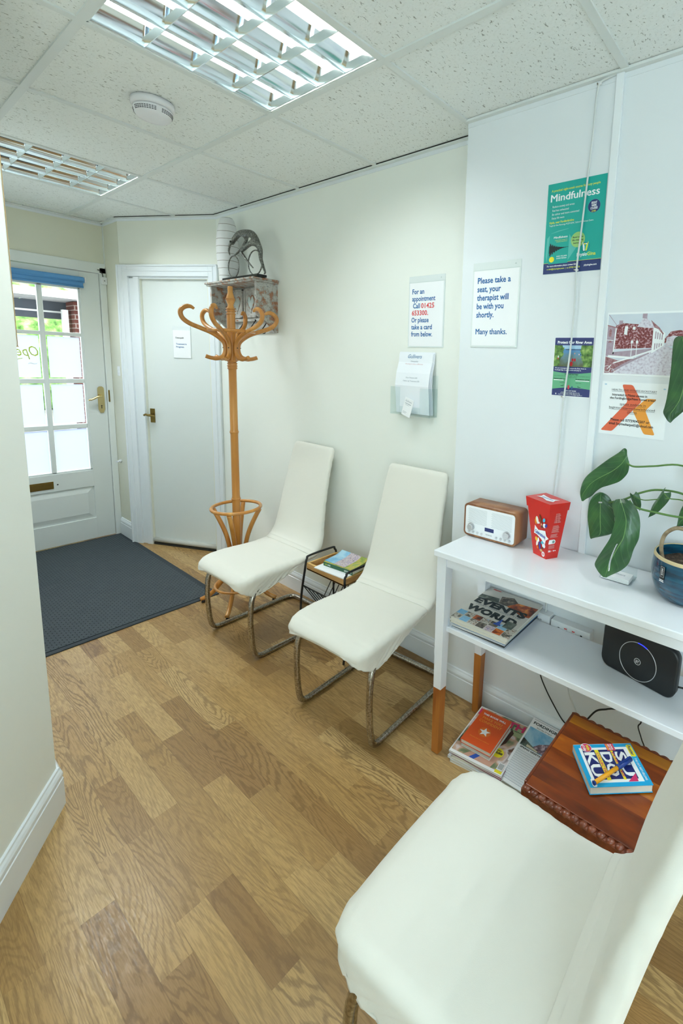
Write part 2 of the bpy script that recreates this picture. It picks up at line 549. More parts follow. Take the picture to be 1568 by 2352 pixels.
# foreground left wall, running back to the camera's left, and its far side
m = MB()
P = [LC, LC + LD * 3.0, LC + LD * 3.0 + Vector((-.1, .1, 0)), Vector((-0.93, 0.05, 0)), Vector((-0.93, YE, 0)), Vector((-0.797, YE, 0))]
m.loft([[(p.x, p.y, 0) for p in P], [(p.x, p.y, 2.5) for p in P]], M_wall, smooth=False)
struct(m.build('wall_left'))
# entrance wall with the door opening
m = MB()
DX0, DX1, DH = -0.592, 0.171, 2.003
m.rbox(-1.0, DX0 - .03, YE, YE + .14, 0, 2.5, M_cream); m.rbox(DX1 + .03, 0.4, YE, YE + .14, 0, 2.5, M_cream)
m.rbox(DX0 - .03, DX1 + .03, YE, YE + .14, DH + .03, 2.5, M_cream)
struct(m.build('wall_end'))
m = MB()
m.rbox(DX1 + .002, DX1 + .043, YE - .012, YE + .14, 0, DH + .045, M_gloss, .003)
m.rbox(DX0 - .043, DX0 - .002, YE - .012, YE + .14, 0, DH + .045, M_gloss, .003)
m.rbox(DX0 - .043, DX1 + .043, YE - .012, YE + .14, DH + .004, DH + .075, M_gloss, .003)
m.rbox(DX1 + .044, DX1 + .0465, YE - .006, YE - .002, DH + .07, H, M_dark)
m.rbox(DX1 + .038, DX1 + .044, YE - .01, YE - .0005, DH + .075, H - .02, M_gloss)
struct(m.build('trim_3'), 'white painted frame around the glazed entrance door')


def skirting(name, p, q, nrm, h=0.12, ext0=0.0, ext1=0.0):
    p, q, nrm = Vector(p), Vector(q), Vector(nrm); d = (q - p); L = d.length; d.normalize()
    m = MB(); m.T = Matrix(((d.x, nrm.x, 0, p.x), (d.y, nrm.y, 0, p.y), (0, 0, 1, 0), (0, 0, 0, 1)))
    prof = [(0, 0), (.015, 0), (.015, h * .70), (.0125, h * .715), (.0125, h * .75), (.0145, h * .78), (.0145, h * .84), (.011, h * .90), (.007, h * .94), (.006, h * .985), (0, h)]
    m.loft([[(a, y, z) for y, z in prof] for a in (-ext0, L + ext1)], M_trim, smooth=False)
    return struct(m.build(name))


# window frame and fill light added out of view to brighten the near walls
m = MB()
for a, b, c, d in ((-3.2, -3.14, .74, .80), (-.96, -.9, .74, .80)): m.rbox(-3.0, -2.95, a, b, .74, 2.16, M_gloss)
m.rbox(-3.0, -2.95, -3.2, -.9, .74, .80, M_gloss); m.rbox(-3.0, -2.95, -3.2, -.9, 2.10, 2.16, M_gloss); m.rbox(-3.0, -2.96, -2.07, -2.03, .8, 2.1, M_gloss)
struct(m.build('added_window_1'), 'window frame added around a fill light on the unseen left side of the room')
wl = bpy.data.lights.new('added_fill_light', 'AREA'); wl.shape = 'RECTANGLE'; wl.size = 2.2; wl.size_y = 1.3; wl.energy = FILL_W; wl.color = (.68, .86, 1.0)
wo = bpy.data.objects.new('added_fill_light', wl); COL.objects.link(wo); wo.matrix_world = frame((-2.94, -2.05, 1.45), (0, -1, 0), (0, 0, 1)); wo.rotation_euler = (PI / 2, 0, -PI / 2)
skirting('baseboard_right', (XW, YC, 0), (XW, 1.45, 0), (-1, 0, 0))
skirting('baseboard_chimney', (XC, -3.5, 0), (XC, YC, 0), (-1, 0, 0), ext1=0.004)
skirting('baseboard_return', (0.215, 2.27, 0), (0.215, YE - .02, 0), (-1, 0, 0), 0.14)
skirting('baseboard_left', LC, LC + LD * 2.9, (-LD.y, LD.x, 0), 0.135, ext0=0.006)
skirting('baseboard_lobby', (-0.797, 0.0, 0), (-0.797, YE, 0), (1, 0, 0), 0.135, ext0=0.004)

# ------------------------------------------------------------------ door 1 (glazed entrance door)
D = empty('door_1', (DX0, YE, 0)); struct(D, 'white glazed entrance door with eight panes and a brass handle')
W1 = DX1 - DX0
# glass columns (door coordinates: pane right edges at X=.04 and X=-.19)
colsx = [(-0.39 - DX0, -0.19 - DX0), (-0.16 - DX0, 0.04 - DX0)]
rows = [(0.558, 0.870), (0.903, 1.203), (1.235, 1.540), (1.565, 1.875)]
m = MB()
y0, y1 = 0.0, 0.044
gx0, gx1 = colsx[0][0], colsx[1][1]
m.rbox(0, gx0 - .012, y0, y1, 0.008, DH, M_door, .002); m.rbox(gx1 + .012, W1, y0, y1, 0.008, DH, M_door, .002)
m.rbox(gx0 - .013, gx1 + .013, y0, y1, 1.887, DH, M_door, .002); m.rbox(gx0 - .013, gx1 + .013, y0, y1, 0.42, 0.546, M_door, .002)
m.rbox(gx0 - .013, gx1 + .013, y0, y1, 0.008, 0.17, M_door, .002)
m.rbox(gx0 - .013, gx1 + .013, y0 + .012, y1, 0.16, 0.43, M_door)
# fielded lower panel
m.loft([[(gx0 - .012, y0 + .012, .17), (gx1 + .012, y0 + .012, .17), (gx1 + .012, y0 + .012, .42), (gx0 - .012, y0 + .012, .42)],
        [(gx0 + .03, y0 + .001, .215), (gx1 - .03, y0 + .001, .215), (gx1 - .03, y0 + .001, .375), (gx0 + .03, y0 + .001, .375)]], M_door, smooth=False)
m.build('leaf', D)
m = MB()   # glazing bars
m.rbox(colsx[0][1], colsx[1][0], .006, .036, .546, 1.887, M_door, .004)
for k in range(3): m.rbox(gx0, gx1, .007, .035, rows[k][1], rows[k + 1][0], M_door, .004)
m.rbox(gx0 - .013, gx0, .006, .036, .546, 1.887, M_door, .002); m.rbox(gx1, gx1 + .013, .006, .036, .546, 1.887, M_door, .002)
m.rbox(gx0 - .013, gx1 + .013, .006, .036, 1.875, 1.888, M_door, .002); m.rbox(gx0 - .013, gx1 + .013, .006, .036, .545, .558, M_door, .002)
m.build('glazing_bars', D)


def thin_glass(name, tint, refl):
    k = NT(name, .02); k.t.nodes.remove(k.b)
    t = k.n('BsdfTransparent'); t.inputs['Color'].default_value = lin(tint); g = k.n('BsdfGlossy'); g.inputs['Roughness'].default_value = .03
    f = k.n('Fresnel', IOR=1.45); geo = k.n('NewGeometry'); fm = k.math('MULTIPLY', k.math('MULTIPLY', f.outputs[0], refl), k.math('SUBTRACT', 1.0, geo.outputs['Backfacing'])); mx_ = k.n('MixShader')
    k.l(fm, mx_.inputs[0]); k.l(t.outputs[0], mx_.inputs[1]); k.l(g.outputs[0], mx_.inputs[2]); k.l(mx_.outputs[0], k.t.nodes['Material Output'].inputs['Surface'])
    return k.m


M_glass = thin_glass('window_glass', '#fbfdfd', .8)
kf = NT('frosted_film', 0.9)
kf.t.nodes.remove(kf.b)
tr = kf.n('BsdfTranslucent'); tr.inputs['Color'].default_value = lin('#dfe4f6'); df = kf.n('BsdfDiffuse'); df.inputs['Color'].default_value = lin('#dfe8ee')
mx = kf.n('MixShader'); mx.inputs[0].default_value = 0.25
kf.l(tr.outputs[0], mx.inputs[1]); kf.l(df.outputs[0], mx.inputs[2]); kf.l(mx.outputs[0], kf.t.nodes['Material Output'].inputs['Surface'])
M_film = kf.m
M_penpaint = mat('yellow_green_pen', '#c8dc4e', 0.6); M_penpaint2 = mat('faint_white_pen', '#f4fbff', 0.6)
for ci, (a, b) in enumerate(colsx):
    for ri, (c, d) in enumerate(rows):
        m = MB(); m.rbox(a - .004, b + .004, .020, .024, c - .004, d + .004, M_glass); pn = m.build('pane', D)
        if ri < 3:
            m = MB(); e = .009 if ri else .004
            m.rbox(a + e, b - e, .0188, .0196, c + e, d - e, M_film)
            if ci == 0 and ri == 2:
                m.T = Matrix(((1, 0, 0, 0), (0, 0, 1, .0185), (0, 1, 0, 0), (0, 0, 0, 1)))
                m.text('Open', (a + b) / 2 + .01, c + .155, .10, M_penpaint, 0, width=.15, align='CENTER', mirror=True, shear=.3)
                m.poly([(a + .06, c + .13, 0), (a + .06, c + .125, 0), (a + .10, c + .137, 0), (a + .10, c + .142, 0)], M_penpaint)
                m.text('~', (a + b) / 2 + .05, c + .08, .09, M_penpaint2, 0, align='CENTER'); m.T = Matrix.Identity(4)
            m.build('frosted_film', D, normals=False)
# handle with backplate
m = MB(); bx = .134 - DX0
m.T = Matrix(((1, 0, 0, bx), (0, 0, -1, 0), (0, 1, 0, 0), (0, 0, 0, 1)))
pl = [(-.019, .985), (.019, .985), (.021, 1.005), (.021, 1.150), (.019, 1.168), (.008, 1.178), (-.008, 1.178), (-.019, 1.168), (-.021, 1.150), (-.021, 1.005)]
pl[0] = (-.010, .978); pl[1] = (.010, .978)
m.prism(pl, 0, .006, M_brass)
m.disc((0, 1.032, .0064), .005, M_dark, 12); m.poly([(-.003, 1.012, .0064), (.003, 1.012, .0064), (.002, 1.03, .0064), (-.002, 1.03, .0064)], M_dark)
m.T = Matrix.Identity(4)
bp_ = m.build('handle_plate', D)
m = MB(); m.tube([(bx, 0, 1.105), (bx, -.035, 1.105)], .010, M_brass)
m.tube(smooth_path([(bx, -.038, 1.106), (bx - .03, -.042, 1.103), (bx - .06, -.042, 1.088), (bx - .078, -.04, 1.082), (bx - .088, -.036, 1.078)]), [.009] * 6 + [.0075] * 12 + [.006] * 7, M_brass)
m.build('handle', D)
m = MB(); m.rbox(-.45 - DX0, -.188 - DX0, -.004, .002, .443, .497, M_oldbrass, .002); m.rbox(-.44 - DX0, -.198 - DX0, -.006, -.003, .452, .488, mat('letter_flap', '#7a6436', .45, .8), .001)
m.build('letter_plate', D)
m = MB(); m.rbox(DX1 + .008 - DX0, DX1 + .018 - DX0, -.014, -.008, 1.06, 1.15, M_oldbrass); m.disc((-.165 - DX0, -.0006, .47), .005, M_dark, 12, (1, 0, 0), (0, 0, 1))
m.build('latch_keep', D)

# blind on the door
B = empty('roller_blind', (-.14, YE, 1.93)); tag(B, 'blue roller blind rolled up across the top of the glazed entrance door', 'blind')
M_blue = mat('blue_blind_fabric', '#5b98cf', 0.7); M_blue2 = mat('blue_blind_rail', '#5490c6', 0.6)
m = MB(); m.tube([(-.40, -.024, .008), (.212, -.024, .008)], .019, M_blue, 20); m.rbox(-.40, .212, -.046, -.010, .0, .03, M_blue, .008); m.build('roll', B)
m = MB(); m.rbox(-.40, .205, -.034, -.026, -.042, -.008, M_blue2, .003); m.tube([(-.40, -.030, -.038), (.205, -.030, -.038)], .008, M_blue2); m.build('bottom_rail', B)
for q_ in (.212, -.41):
    m = MB(); m.rbox(q_, q_ + .010, -.042, 0, -.006, .032, M_plastic, .003); m.build('bracket', B)

# small things on the entrance frame
m = MB(); m.rbox(-.018, .018, -.022, 0, -.026, .026, M_plastic, .004); m.disc((0, -.0225, 0), .0035, M_dark, 10, (1, 0, 0), (0, 0, 1))
o = m.build('junction_box', loc=(0.196, YE - .013, 1.955)); tag(o, 'small white square box at the top corner of the entrance door frame', 'junction box')
m = MB(); m.tube(smooth_path([(.16, YE - .018, 2.03), (.175, YE - .022, 2.025), (.188, YE - .022, 2.005), (.192, YE - .020, 1.98)]), .0026, M_black, 8)
tag(m.build('black_cable'), 'short black cable curling into the small box above the entrance door', 'cable')
m = MB(); m.rbox(-.008, 0, -.02, .02, -.035, .035, M_plastic, .003); m.rbox(-.011, -.007, -.006, .006, -.01, .012, M_plastic, .001)
tag(m.build('light_switch', loc=(.215, 2.36, 1.30)), 'narrow white light switch on the short wall beside the entrance door', 'light switch')
m = MB(); m.tube([(0, 0, 0), (-.012, 0, 0)], .014, M_plastic, 14); m.tube([(-.012, 0, 0), (-.03, -.004, -.004)], .008, M_plastic, 12)
tag(m.build('door_stop', loc=(.215, 2.44, .605)), 'small white door stop peg on the short wall beside the entrance', 'door stop')

# ------------------------------------------------------------------ door 2 on the angled wall
AM = Matrix(((AD.x, 0, AN.x, A0.x), (AD.y, 0, AN.y, A0.y), (0, 1, 0, 0), (0, 0, 0, 1)))   # local x along wall, y up, z out
D2 = empty('door_2', M=AM); struct(D2, 'plain white internal door on the angled wall')
m = MB(); m.rbox(.160, .705, .05, 1.955, -.055, -.018, M_door, .002)
m.build('leaf', D2)
m = MB(); m.tube([(.162, .035, -.012), (.703, .035, -.012)], .018, mat('draught_roll', '#c3c4bd', .7), 16); m.rbox(.162, .703, .0, .016, -.03, .0, M_dark)
m.build('draught_excluder', D2)
m = MB(); m.rbox(.176, .214, .937, 1.040, -.018, -.013, M_oldbrass, .001); pl_ = m.build('handle_plate', D2)
m = MB(); m.tube([(.196, .995, -.013), (.196, .995, .028)], .008, M_oldbrass); m.tube(smooth_path([(.165, .993, .030), (.18, 1.0, .032), (.196, .995, .032), (.225, .993, .032), (.25, .992, .028)]), .0075, M_oldbrass)
m.build('handle', D2)
m = MB()


def arch(x0, x1, y0, y1):
    m.rbox(x0, x1, y0, y1, 0, .016, M_trim, .002)
    if (x1 - x0) < (y1 - y0):
        m.rbox(x0 + .0, x0 + .012, y0, y1, .0, .024, M_trim, .004)
        m.rbox(x0 + .035, x0 + .047, y0, y1, .0, .020, M_trim, .003)


arch(-.012, .075, 0, 2.05)
m.rbox(.722, .792, 0, 2.05, 0, .016, M_trim, .002); m.rbox(.782, .794, 0, 2.05, 0, .024, M_trim, .004); m.rbox(.75, .76, 0, 2.05, 0, .020, M_trim, .003)
m.rbox(.075, .722, 1.972, 2.05, 0, .016, M_trim, .002); m.rbox(-.012, .794, 2.038, 2.05, 0, .024, M_trim, .004); m.rbox(.035, .76, 2.004, 2.015, 0, .02, M_trim, .003)
m.rbox(.072, .158, 0, 1.975, -.07, .002, M_trim, .002); m.rbox(.707, .724, 0, 1.975, -.07, .002, M_trim, .002); m.rbox(.072, .724, 1.957, 1.975, -.07, .002, M_trim, .002)
m.rbox(.115, .158, 0, 1.97, .0, .012, M_trim, .003)
o = m.build('trim_4'); o.matrix_world = AM; struct(o, 'white moulded casing around the internal door')

# paper sign on door 2
m = MB(); m.T = Matrix.Translation((.397, 1.415, -.0135))
m.rbox(0, .146, 0, .222, -.004, 0, mat('acrylic_sleeve', '#dfe6e6', .2), .001)
m.rbox(.003, .143, .003, .195, 0, .0006, M_paper)
M_ink = mat('ink_black', '#1d2328', .7); M_inkblue = mat('ink_blue', '#0f62a0', .7); M_inkred = mat('ink_red', '#d8484c', .7)
m.text('Osteopath', .022, .137, .017, M_ink, .001, width=.068, bold=.02)
m.text('Treatment in', .026, .094, .015, M_inkblue, .001, width=.086, bold=.02); m.text('Progress.', .026, .074, .015, M_inkblue, .001, width=.066, bold=.02)
o = m.build('door_sign'); o.matrix_world = AM; tag(o, 'small white paper notice reading Osteopath treatment in progress on the internal door', 'sign')

# ------------------------------------------------------------------ ceiling lights
M_tube = mat('fluorescent_tube', '#ffffff', .4, emis='#fff6e4', estr=TUBE_E)
M_louv = mat('mirror_louvre', '#e2eaee', .13, 1.0)
M_hous = mat('lamp_housing', '#dfe6e4', .35)
for li, (lx, ly) in enumerate(lamps):
    L = empty('ceiling_light', (lx + .3, ly + .3, H))
    tag(L, ['square louvred ceiling light above the chairs, nearest and largest in view', 'square louvred ceiling light nearest the entrance door, smaller in view', 'louvred ceiling light added out of view behind the viewer to brighten the room'][li], 'ceiling light', 'recessed louvred ceiling lights')
    m = MB()
    for s_ in (-1, 1):
        m.rbox(s_ * .2995, s_ * .283, -.2995, .2995, .0, .09, M_hous); m.rbox(-.2995, .2995, s_ * .2995, s_ * .283, .0, .09, M_hous)
    m.rbox(-.3, .3, -.3, .3, .085, .095, M_hous)
    m.build('housing', L)
    m = MB()
    for t in range(4):
        yy = -.2115 + .141 * t
        m.tube([(-.27, yy, .052), (.27, yy, .052)], .013, M_tube, 12)
    m.build('tubes', L)
    m = MB()
    # curved longitudinal reflectors between the tubes
    for t in range(5):
        yy = -.282 + .141 * t
        prof = []
        for q in range(7):
            a = q / 6; prof.append((.0015 + .036 * a ** 2.0, .002 + .044 * a))
        for sgn in (-1, 1):
            if (t == 0 and sgn < 0) or (t == 4 and sgn > 0): continue
            m.loft([[(x, yy + sgn * p[0], p[1]) for p in prof] for x in (-.282, .282)], M_louv, closed=False, cap=False)
    m.build('reflectors', L, normals=False)
    # thin cross blades
    for k in range(5):
        m = MB(); xx = -.282 + .141 * k
        for t in range(4):
            ya = -.282 + .141 * t
            top = [(ya + .141 * q / 8, .004 + .030 * (1 - (2 * q / 8 - 1) ** 2) * 0 + .001) for q in range(9)]
            n_ = 9
            lp1 = [(xx - .0012, y, z) for y, z in top]; lp2 = [(xx - .006, y, .028) for y, z in top]; lp3 = [(xx + .0012, y, z) for y, z in top]; lp4 = [(xx + .006, y, .028) for y, z in top]
            m.loft([lp2, lp1, lp3, lp4], M_louv, closed=False, cap=False, smooth=False)
        m.build('cross_blade', L, normals=False)
    la = bpy.data.lights.new('lamp_light', 'AREA'); la.shape = 'RECTANGLE'; la.size = .54; la.size_y = .040; la.energy = PANEL_W * (1.0, 1.55, 1.2)[li]
    la.color = PANEL_COL
    for t in range(4):
        lo = bpy.data.objects.new('lamp_light', la); COL.objects.link(lo); lo.parent = L; lo.location = (0, -.2115 + .141 * t, .074)

# smoke alarm
A = empty('smoke_alarm', (-.295, .31, H)); tag(A, 'round white smoke alarm on the ceiling tile beside the large light', 'smoke alarm')
M_alarm = mat('alarm_white', '#e8e8ec', .4); M_slot = mat('alarm_slot', '#5a5a60', .8)
m = MB(); m.lathe([(0, 0), (.071, 0), (.071, -.016), (.066, -.022), (.0, -.022)], M_alarm, n=48); m.build('base', A)
m = MB(); m.lathe([(0, -.024), (.064, -.024), (.064, -.030), (.061, -.043), (.052, -.054), (.03, -.058), (0, -.058)], M_alarm, n=48); m.lathe([(.060, -.021), (.060, -.025)], M_slot, cap=False)
hd = m.build('head', A)
m = MB()
for r in range(3):
    for k in range(48):
        if k % 12 in (0, 11): continue
        a = 2 * PI * k / 48; zz = -.034 - r * .0045; rr = .0632 - r * .0012
        c, s_ = math.cos(a), math.sin(a)
        m.box((rr * c, rr * s_, zz), (.0015, .0058, .0022), M_slot, rot=Matrix.Rotation(a, 3, 'Z'))
m.build('vent_slots', A)

# ================================================================== ON THE WALLS


def wallM(y, z, x, roll=0.0):
    """local x = towards the camera side (-Y), y = up, z = off the wall (-X)"""
    return frame((x, y, z), (0, -math.cos(roll), math.sin(roll)), (0, math.sin(roll), math.cos(roll)))


def sheet(w_, h_, m_, t=.0008):
    m = MB(); m.rbox(0, w_, 0, h_, 0, t, m_); return m


M_acr = mat('clear_acrylic_sign', '#e2eae9', .12, spec=.6)
# sign: appointment
m = MB(); m.rbox(0, .212, 0, .320, 0, .003, M_acr, .0008); m.rbox(.006, .206, .006, .290, .003, .0036, M_paper)
m.rbox(0, .212, .292, .293, .003, .0034, mat('acrylic_edge', '#b9c6c4', .3)); m.disc((.190, .306, .0035), .003, mat('acrylic_edge'), 12)
for i, (tx, xx, wd, c) in enumerate([('For an', .022, .072, 0), ('appointment', .022, .138, 0), ('Call', .028, .042, 0), ('653300.', .022, .098, 1), ('Or please', .020, .105, 0), ('take a card', .020, .125, 0), ('from below.', .020, .128, 0)]):
    m.text(tx, xx, .241 - i * .0318, .031, M_inkred if c else M_inkblue, .0040, width=wd, bold=.022)
m.text('01425', .077, .241 - 2 * .0318, .031, M_inkred, .0040, width=.078, bold=.022)
o = m.build('wall_sign'); o.matrix_world = wallM(-.224, 1.521, XW); tag(o, 'acrylic wall sign with blue and red text telling visitors to call for an appointment', 'sign')
# sign: take a seat
m = MB(); m.rbox(0, .212, 0, .321, 0, .003, M_acr, .0008); m.rbox(.006, .206, .006, .290, .003, .0036, M_paper); m.rbox(0, .212, .292, .293, .003, .0034, mat('acrylic_edge')); m.disc((.190, .306, .0035), .003, mat('acrylic_edge'), 12)
for tx, wd, k in [('Please take a', .148, 0), ('seat, your', .107, 1), ('therapist will', .142, 2), ('be with you', .122, 3), ('shortly.', .080, 4), ('Many thanks.', .142, 6)]:
    m.text(tx, .024, .243 - k * .0322, .031, M_inkblue, .0040, width=wd, bold=.022)
o = m.build('wall_sign'); o.matrix_world = wallM(-.659, 1.521, XC); tag(o, 'acrylic wall sign asking visitors to please take a seat, many thanks', 'sign')

# leaflet holder with leaflets and a card
LH = empty('leaflet_holder', M=wallM(-.168, 1.205, XW)); tag(LH, 'clear plastic leaflet holder on the wall below the appointment sign', 'leaflet holder')
M_clear = thin_glass('clear_plastic', '#f8fbfb', .6)
m = MB(); m.rbox(0, .245, 0, .006, 0, .055, M_clear); m.rbox(0, .003, 0, .13, 0, .055, M_clear); m.rbox(.242, .245, 0, .13, 0, .055, M_clear)
m.rbox(0, .245, 0, .19, 0, .002, M_clear); m.rbox(0, .06, 0, .13, .052, .055, M_clear); m.rbox(.185, .245, 0, .13, .052, .055, M_clear); m.rbox(.06, .185, 0, .04, .052, .055, M_clear)
m.build('tray', LH, normals=True)


def curved_sheet(m, x0, x1, prof, mt, t=.0008):
    """prof: list of (y,z); sheet across x"""
    m.loft([[(x0, y, z) for y, z in prof] + [(x0, y, z + t) for y, z in reversed(prof)], [(x1, y, z) for y, z in prof] + [(x1, y, z + t) for y, z in reversed(prof)]], mt, smooth=False)


M_leaf1 = mat('leaflet_white', '#f2f6fb', .55)
for i in range(3):
    m = MB()
    pr_ = [(.0, .010 + i * .008), (.07, .016 + i * .008), (.13, .024 + i * .0075), (.19, .022 + i * .0045), (.24, .010 + i * .003), (.287 - i * .004, .006 + i * .0030)]
    curved_sheet(m, .012 + i * .001, .222 + (2 - i) * .004, pr_, M_leaf1)
    if i == 2:
        def yz(y):
            for (a, b), (c, d) in zip(pr_, pr_[1:]):
                if a <= y <= c: return b + (d - b) * (y - a) / (c - a) + .0013
            return pr_[-1][1] + .0013
        # ink lines follow the curl: each printed line is set at its own height
        for tx, yy, sz, c, wd, sh in [('Gullivers', .258, .026, mat('ink_script_blue', '#5f86ad', .7), .085, .35), ('Osteopathy', .241, .009, mat('ink_grey', '#8d99a3', .7), .045, 0), ('Working to make a difference', .229, .008, mat('ink_pale_red', '#cf9f9f', .7), .11, 0),
                                      ('New Patient £55', .165, .009, mat('ink_grey'), .07, 0), ('Follow up Treatment £55', .150, .009, mat('ink_grey'), .10, 0), ('www', .085, .008, mat('ink_line_blue', '#7f9dc4', .7), .03, 0)]:
            if tx == 'www': continue
            m.T = Matrix.Translation((.115, yy, yz(yy) + .0012)) @ Matrix.Rotation(math.atan2(yz(yy + .012) - yz(yy), .012), 4, 'X')
            m.text(tx, 0, 0, sz, c, 0, width=wd, align='CENTER', shear=sh)
            m.T = Matrix.Identity(4)
    o = m.build('leaflet'); o.matrix_world = wallM(-.168, 1.212, XW)
    tag(o, ['rearmost curled white leaflet in the clear wall holder', 'middle curled white leaflet in the clear wall holder', 'front curled white price leaflet in the clear wall holder'][i], 'leaflet', 'leaflets in the wall holder')
m = MB(); m.T = Matrix.Rotation(-.30, 4, 'Z'); m.rbox(0, .055, 0, .085, 0, .002, M_paper); m.text('Gullivers', .027, .068, .012, mat('ink_grey'), .0024, width=.04, align='CENTER', shear=.3)
m.rbox(.008, .045, .058, .0605, .002, .0024, mat('ink_grey')); m.rbox(.012, .036, .052, .0532, .002, .0023, mat('ink_grey')); m.rbox(.006, .025, .012, .0132, .002, .0023, mat('ink_grey')); m.rbox(.006, .03, .018, .0192, .002, .0023, mat('ink_grey'))
o = m.build('business_card'); o.matrix_world = wallM(-.245, 1.210, XW - .058); tag(o, 'small white business card leaning at the front of the clear wall leaflet holder', 'card')

# ---- Mindfulness poster
M_teal = mat('print_teal', '#0fa79b', .5); M_teal2 = mat('print_teal_light', '#57bdb4', .5); M_navy = mat('print_navy', '#27376f', .5); M_pwhite = mat('print_white', '#f4f8fa', .5)
M_lime = mat('print_lime', '#d9e24d', .5); M_pgreen = mat('print_pale_green', '#9ccc7a', .5); M_yel = mat('print_yellow', '#f2e52e', .5); M_pblack = mat('print_black', '#10242a', .5)
m = sheet(.207, .299, M_teal); Z1 = .0012; z2 = .0015; z3 = .0018
m.rbox(0, .207, 0, .036, .0008, .001, M_navy); m.rbox(0, .207, .036, .0372, .0008, .001, M_lime)
m.text('A practical eight-week course for busy people', .014, .272, .0105, M_lime, Z1, width=.172, bold=.02)
m.text('Mindfulness', .013, .240, .034, M_pwhite, Z1, width=.172, bold=.03)
for i, (t, wd) in enumerate([('Reduce anxiety and stress', .080), ('Feel less exhausted', .060), ('Be calmer and more contented', .098), ('Enjoy life more', .046)]):
    m.disc((.016, .2235 - i * .0125, Z1), .0012, M_navy, 8); m.text(t, .021, .220 - i * .0125, .0095, M_pwhite, Z1, width=wd)
m.text('Hyde, near Fordingbridge', .013, .168, .010, M_lime, Z1, width=.090, bold=.03)
m.text('Taught by Gina Hemmings MCSP HCPC, Oxford Mindfulness Centre', .013, .159, .0075, M_pwhite, Z1, width=.158)
m.disc((.170, .205, Z1), .0215, M_teal2, 40); m.disc((.170, .205, Z1 + .0001), .0208, M_navy, 40)
for i, t in enumerate(['EIGHT', 'WEEK', 'COURSE']): m.text(t, .170, .212 - i * .0085, .0095, M_pwhite, z2, align='CENTER', width=[.019, .018, .024][i], bold=.03)
m.text('£160', .170, .1865, .0085, M_lime, z2, align='CENTER', width=.014, bold=.03)
m.disc((.122, .105, Z1), .025, M_pgreen, 40)
for i, t in enumerate(['Based on the', 'life-changing', 'bestseller']): m.text(t, .122, .111 - i * .0095, .0075, M_pblack, z2, align='CENTER', width=[.037, .039, .03][i], bold=.02)
m.poly([(.006, .06, .0010), (.012, .04, .0010), (.018, .13, .0010), (.008, .12, .0010)], M_teal2); m.poly([(.085, .038, .0010), (.093, .045, .0010), (.118, .08, .0010), (.088, .13, .0010)], M_teal2)
m.poly([(.016, .134, .0010), (.05, .143, .0010), (.086, .146, .0010), (.086, .1445, .0010)], M_teal2)
m.rbox(.018, .090, .033, .135, .0008, .0011, M_teal)
m.text('Mindfulness', .034, .117, .010, M_pwhite, z2, width=.050, bold=.03)
m.text('A PRACTICAL GUIDE TO', .038, .109, .0045, M_lime, z2, width=.046); m.text('FINDING PEACE IN A', .044, .104, .0045, M_lime, z2, width=.04)
ycen = .083
for q in range(34):
    a = q / 33; amp = .030 * (1 - a) ** 2.2 * (.5 + .5 * abs(math.sin(q * 2.3))) + .0006
    m.poly([(.018 + a * .07, ycen - amp * 1.0 + a * .003, Z1 + .0001), (.0205 + a * .07, ycen - amp * .8 + a * .003, Z1 + .0001), (.0205 + a * .07, ycen + amp * .6 + a * .003, Z1 + .0001), (.018 + a * .07, ycen + amp * .8 + a * .003, Z1 + .0001)], M_pblack)
m.disc((.030, .048, z2), .0095, M_yel, 28); m.text('MARK WILLIAMS', .048, .055, .006, M_pwhite, z2, width=.038, bold=.02); m.text('DANNY PENMAN', .048, .048, .006, M_pwhite, z2, width=.037, bold=.02)
m.text('PhysioGina'[:6], .122, .050, .016, M_pwhite, Z1, width=.036, bold=.02); m.text('Gina', .1585, .050, .016, M_lime, Z1, width=.029, bold=.02)
m.lathe([(.0150, Z1), (.0140, Z1 + .0001)], M_navy, c=(.150, .078, 0), n=32, cap=False)
for sx, c in ((-1, M_pwhite), (1, M_lime)):
    m.poly([(.150 + sx * .001, .066, z2), (.150 + sx * .006, .066, z2), (.150 + sx * .011, .096, z2), (.150 + sx * .003, .082, z2)], c); m.disc((.150 + sx * .003, .088, z2), .0025, M_yel if sx < 0 else M_pwhite, 12)
m.text('For more information please contact Gina:', .014, .0235, .0075, M_pwhite, Z1, width=.112, bold=.02)
m.text('e: info@physiogina.com  |  m: 07703 369758', .014, .0135, .0075, M_lime, Z1, width=.122, bold=.02)
m.text('physiogina.com', .150, .017, .0085, M_pwhite, Z1, width=.044, bold=.02)
o = m.build('poster', normals=False); o.matrix_world = wallM(-.960, 1.778, XC - .0005); tag(o, 'teal and navy mindfulness course poster high on the wall', 'poster')

# ---- River poster
m = sheet(.144, .206, M_pwhite); M_rnavy = mat('print_indigo', '#343d74', .5); M_rgreen = mat('print_green', '#69b389', .5)
m.rbox(.002, .142, .002, .204, .0008, .001, M_rnavy)
k = NT('print_river_photo', .5)
sp = k.n('SeparateXYZ'); k.l(k.tc.outputs['Object'], sp.inputs[0])
n1 = k.n('TexNoise', Scale=60.0, Detail=5.0); k.l(k.tc.outputs['Object'], n1.inputs['Vector'])
water = k.ramp(k.math('ADD', k.math('MULTIPLY', k.math('SUBTRACT', sp.outputs[1], .107), 12.0), k.math('MULTIPLY', k.math('SUBTRACT', n1.outputs[0], .5), .5)), [(0, '#5c6446'), (.35, '#6d8a93'), (.7, '#5391c9'), (1, '#7fb4dc')])
green = k.ramp(n1.outputs[0], [(.3, '#27431f'), (.5, '#5c8540'), (.7, '#a3c06f')])
dx = k.math('ABSOLUTE', k.math('SUBTRACT', sp.outputs[0], .068))
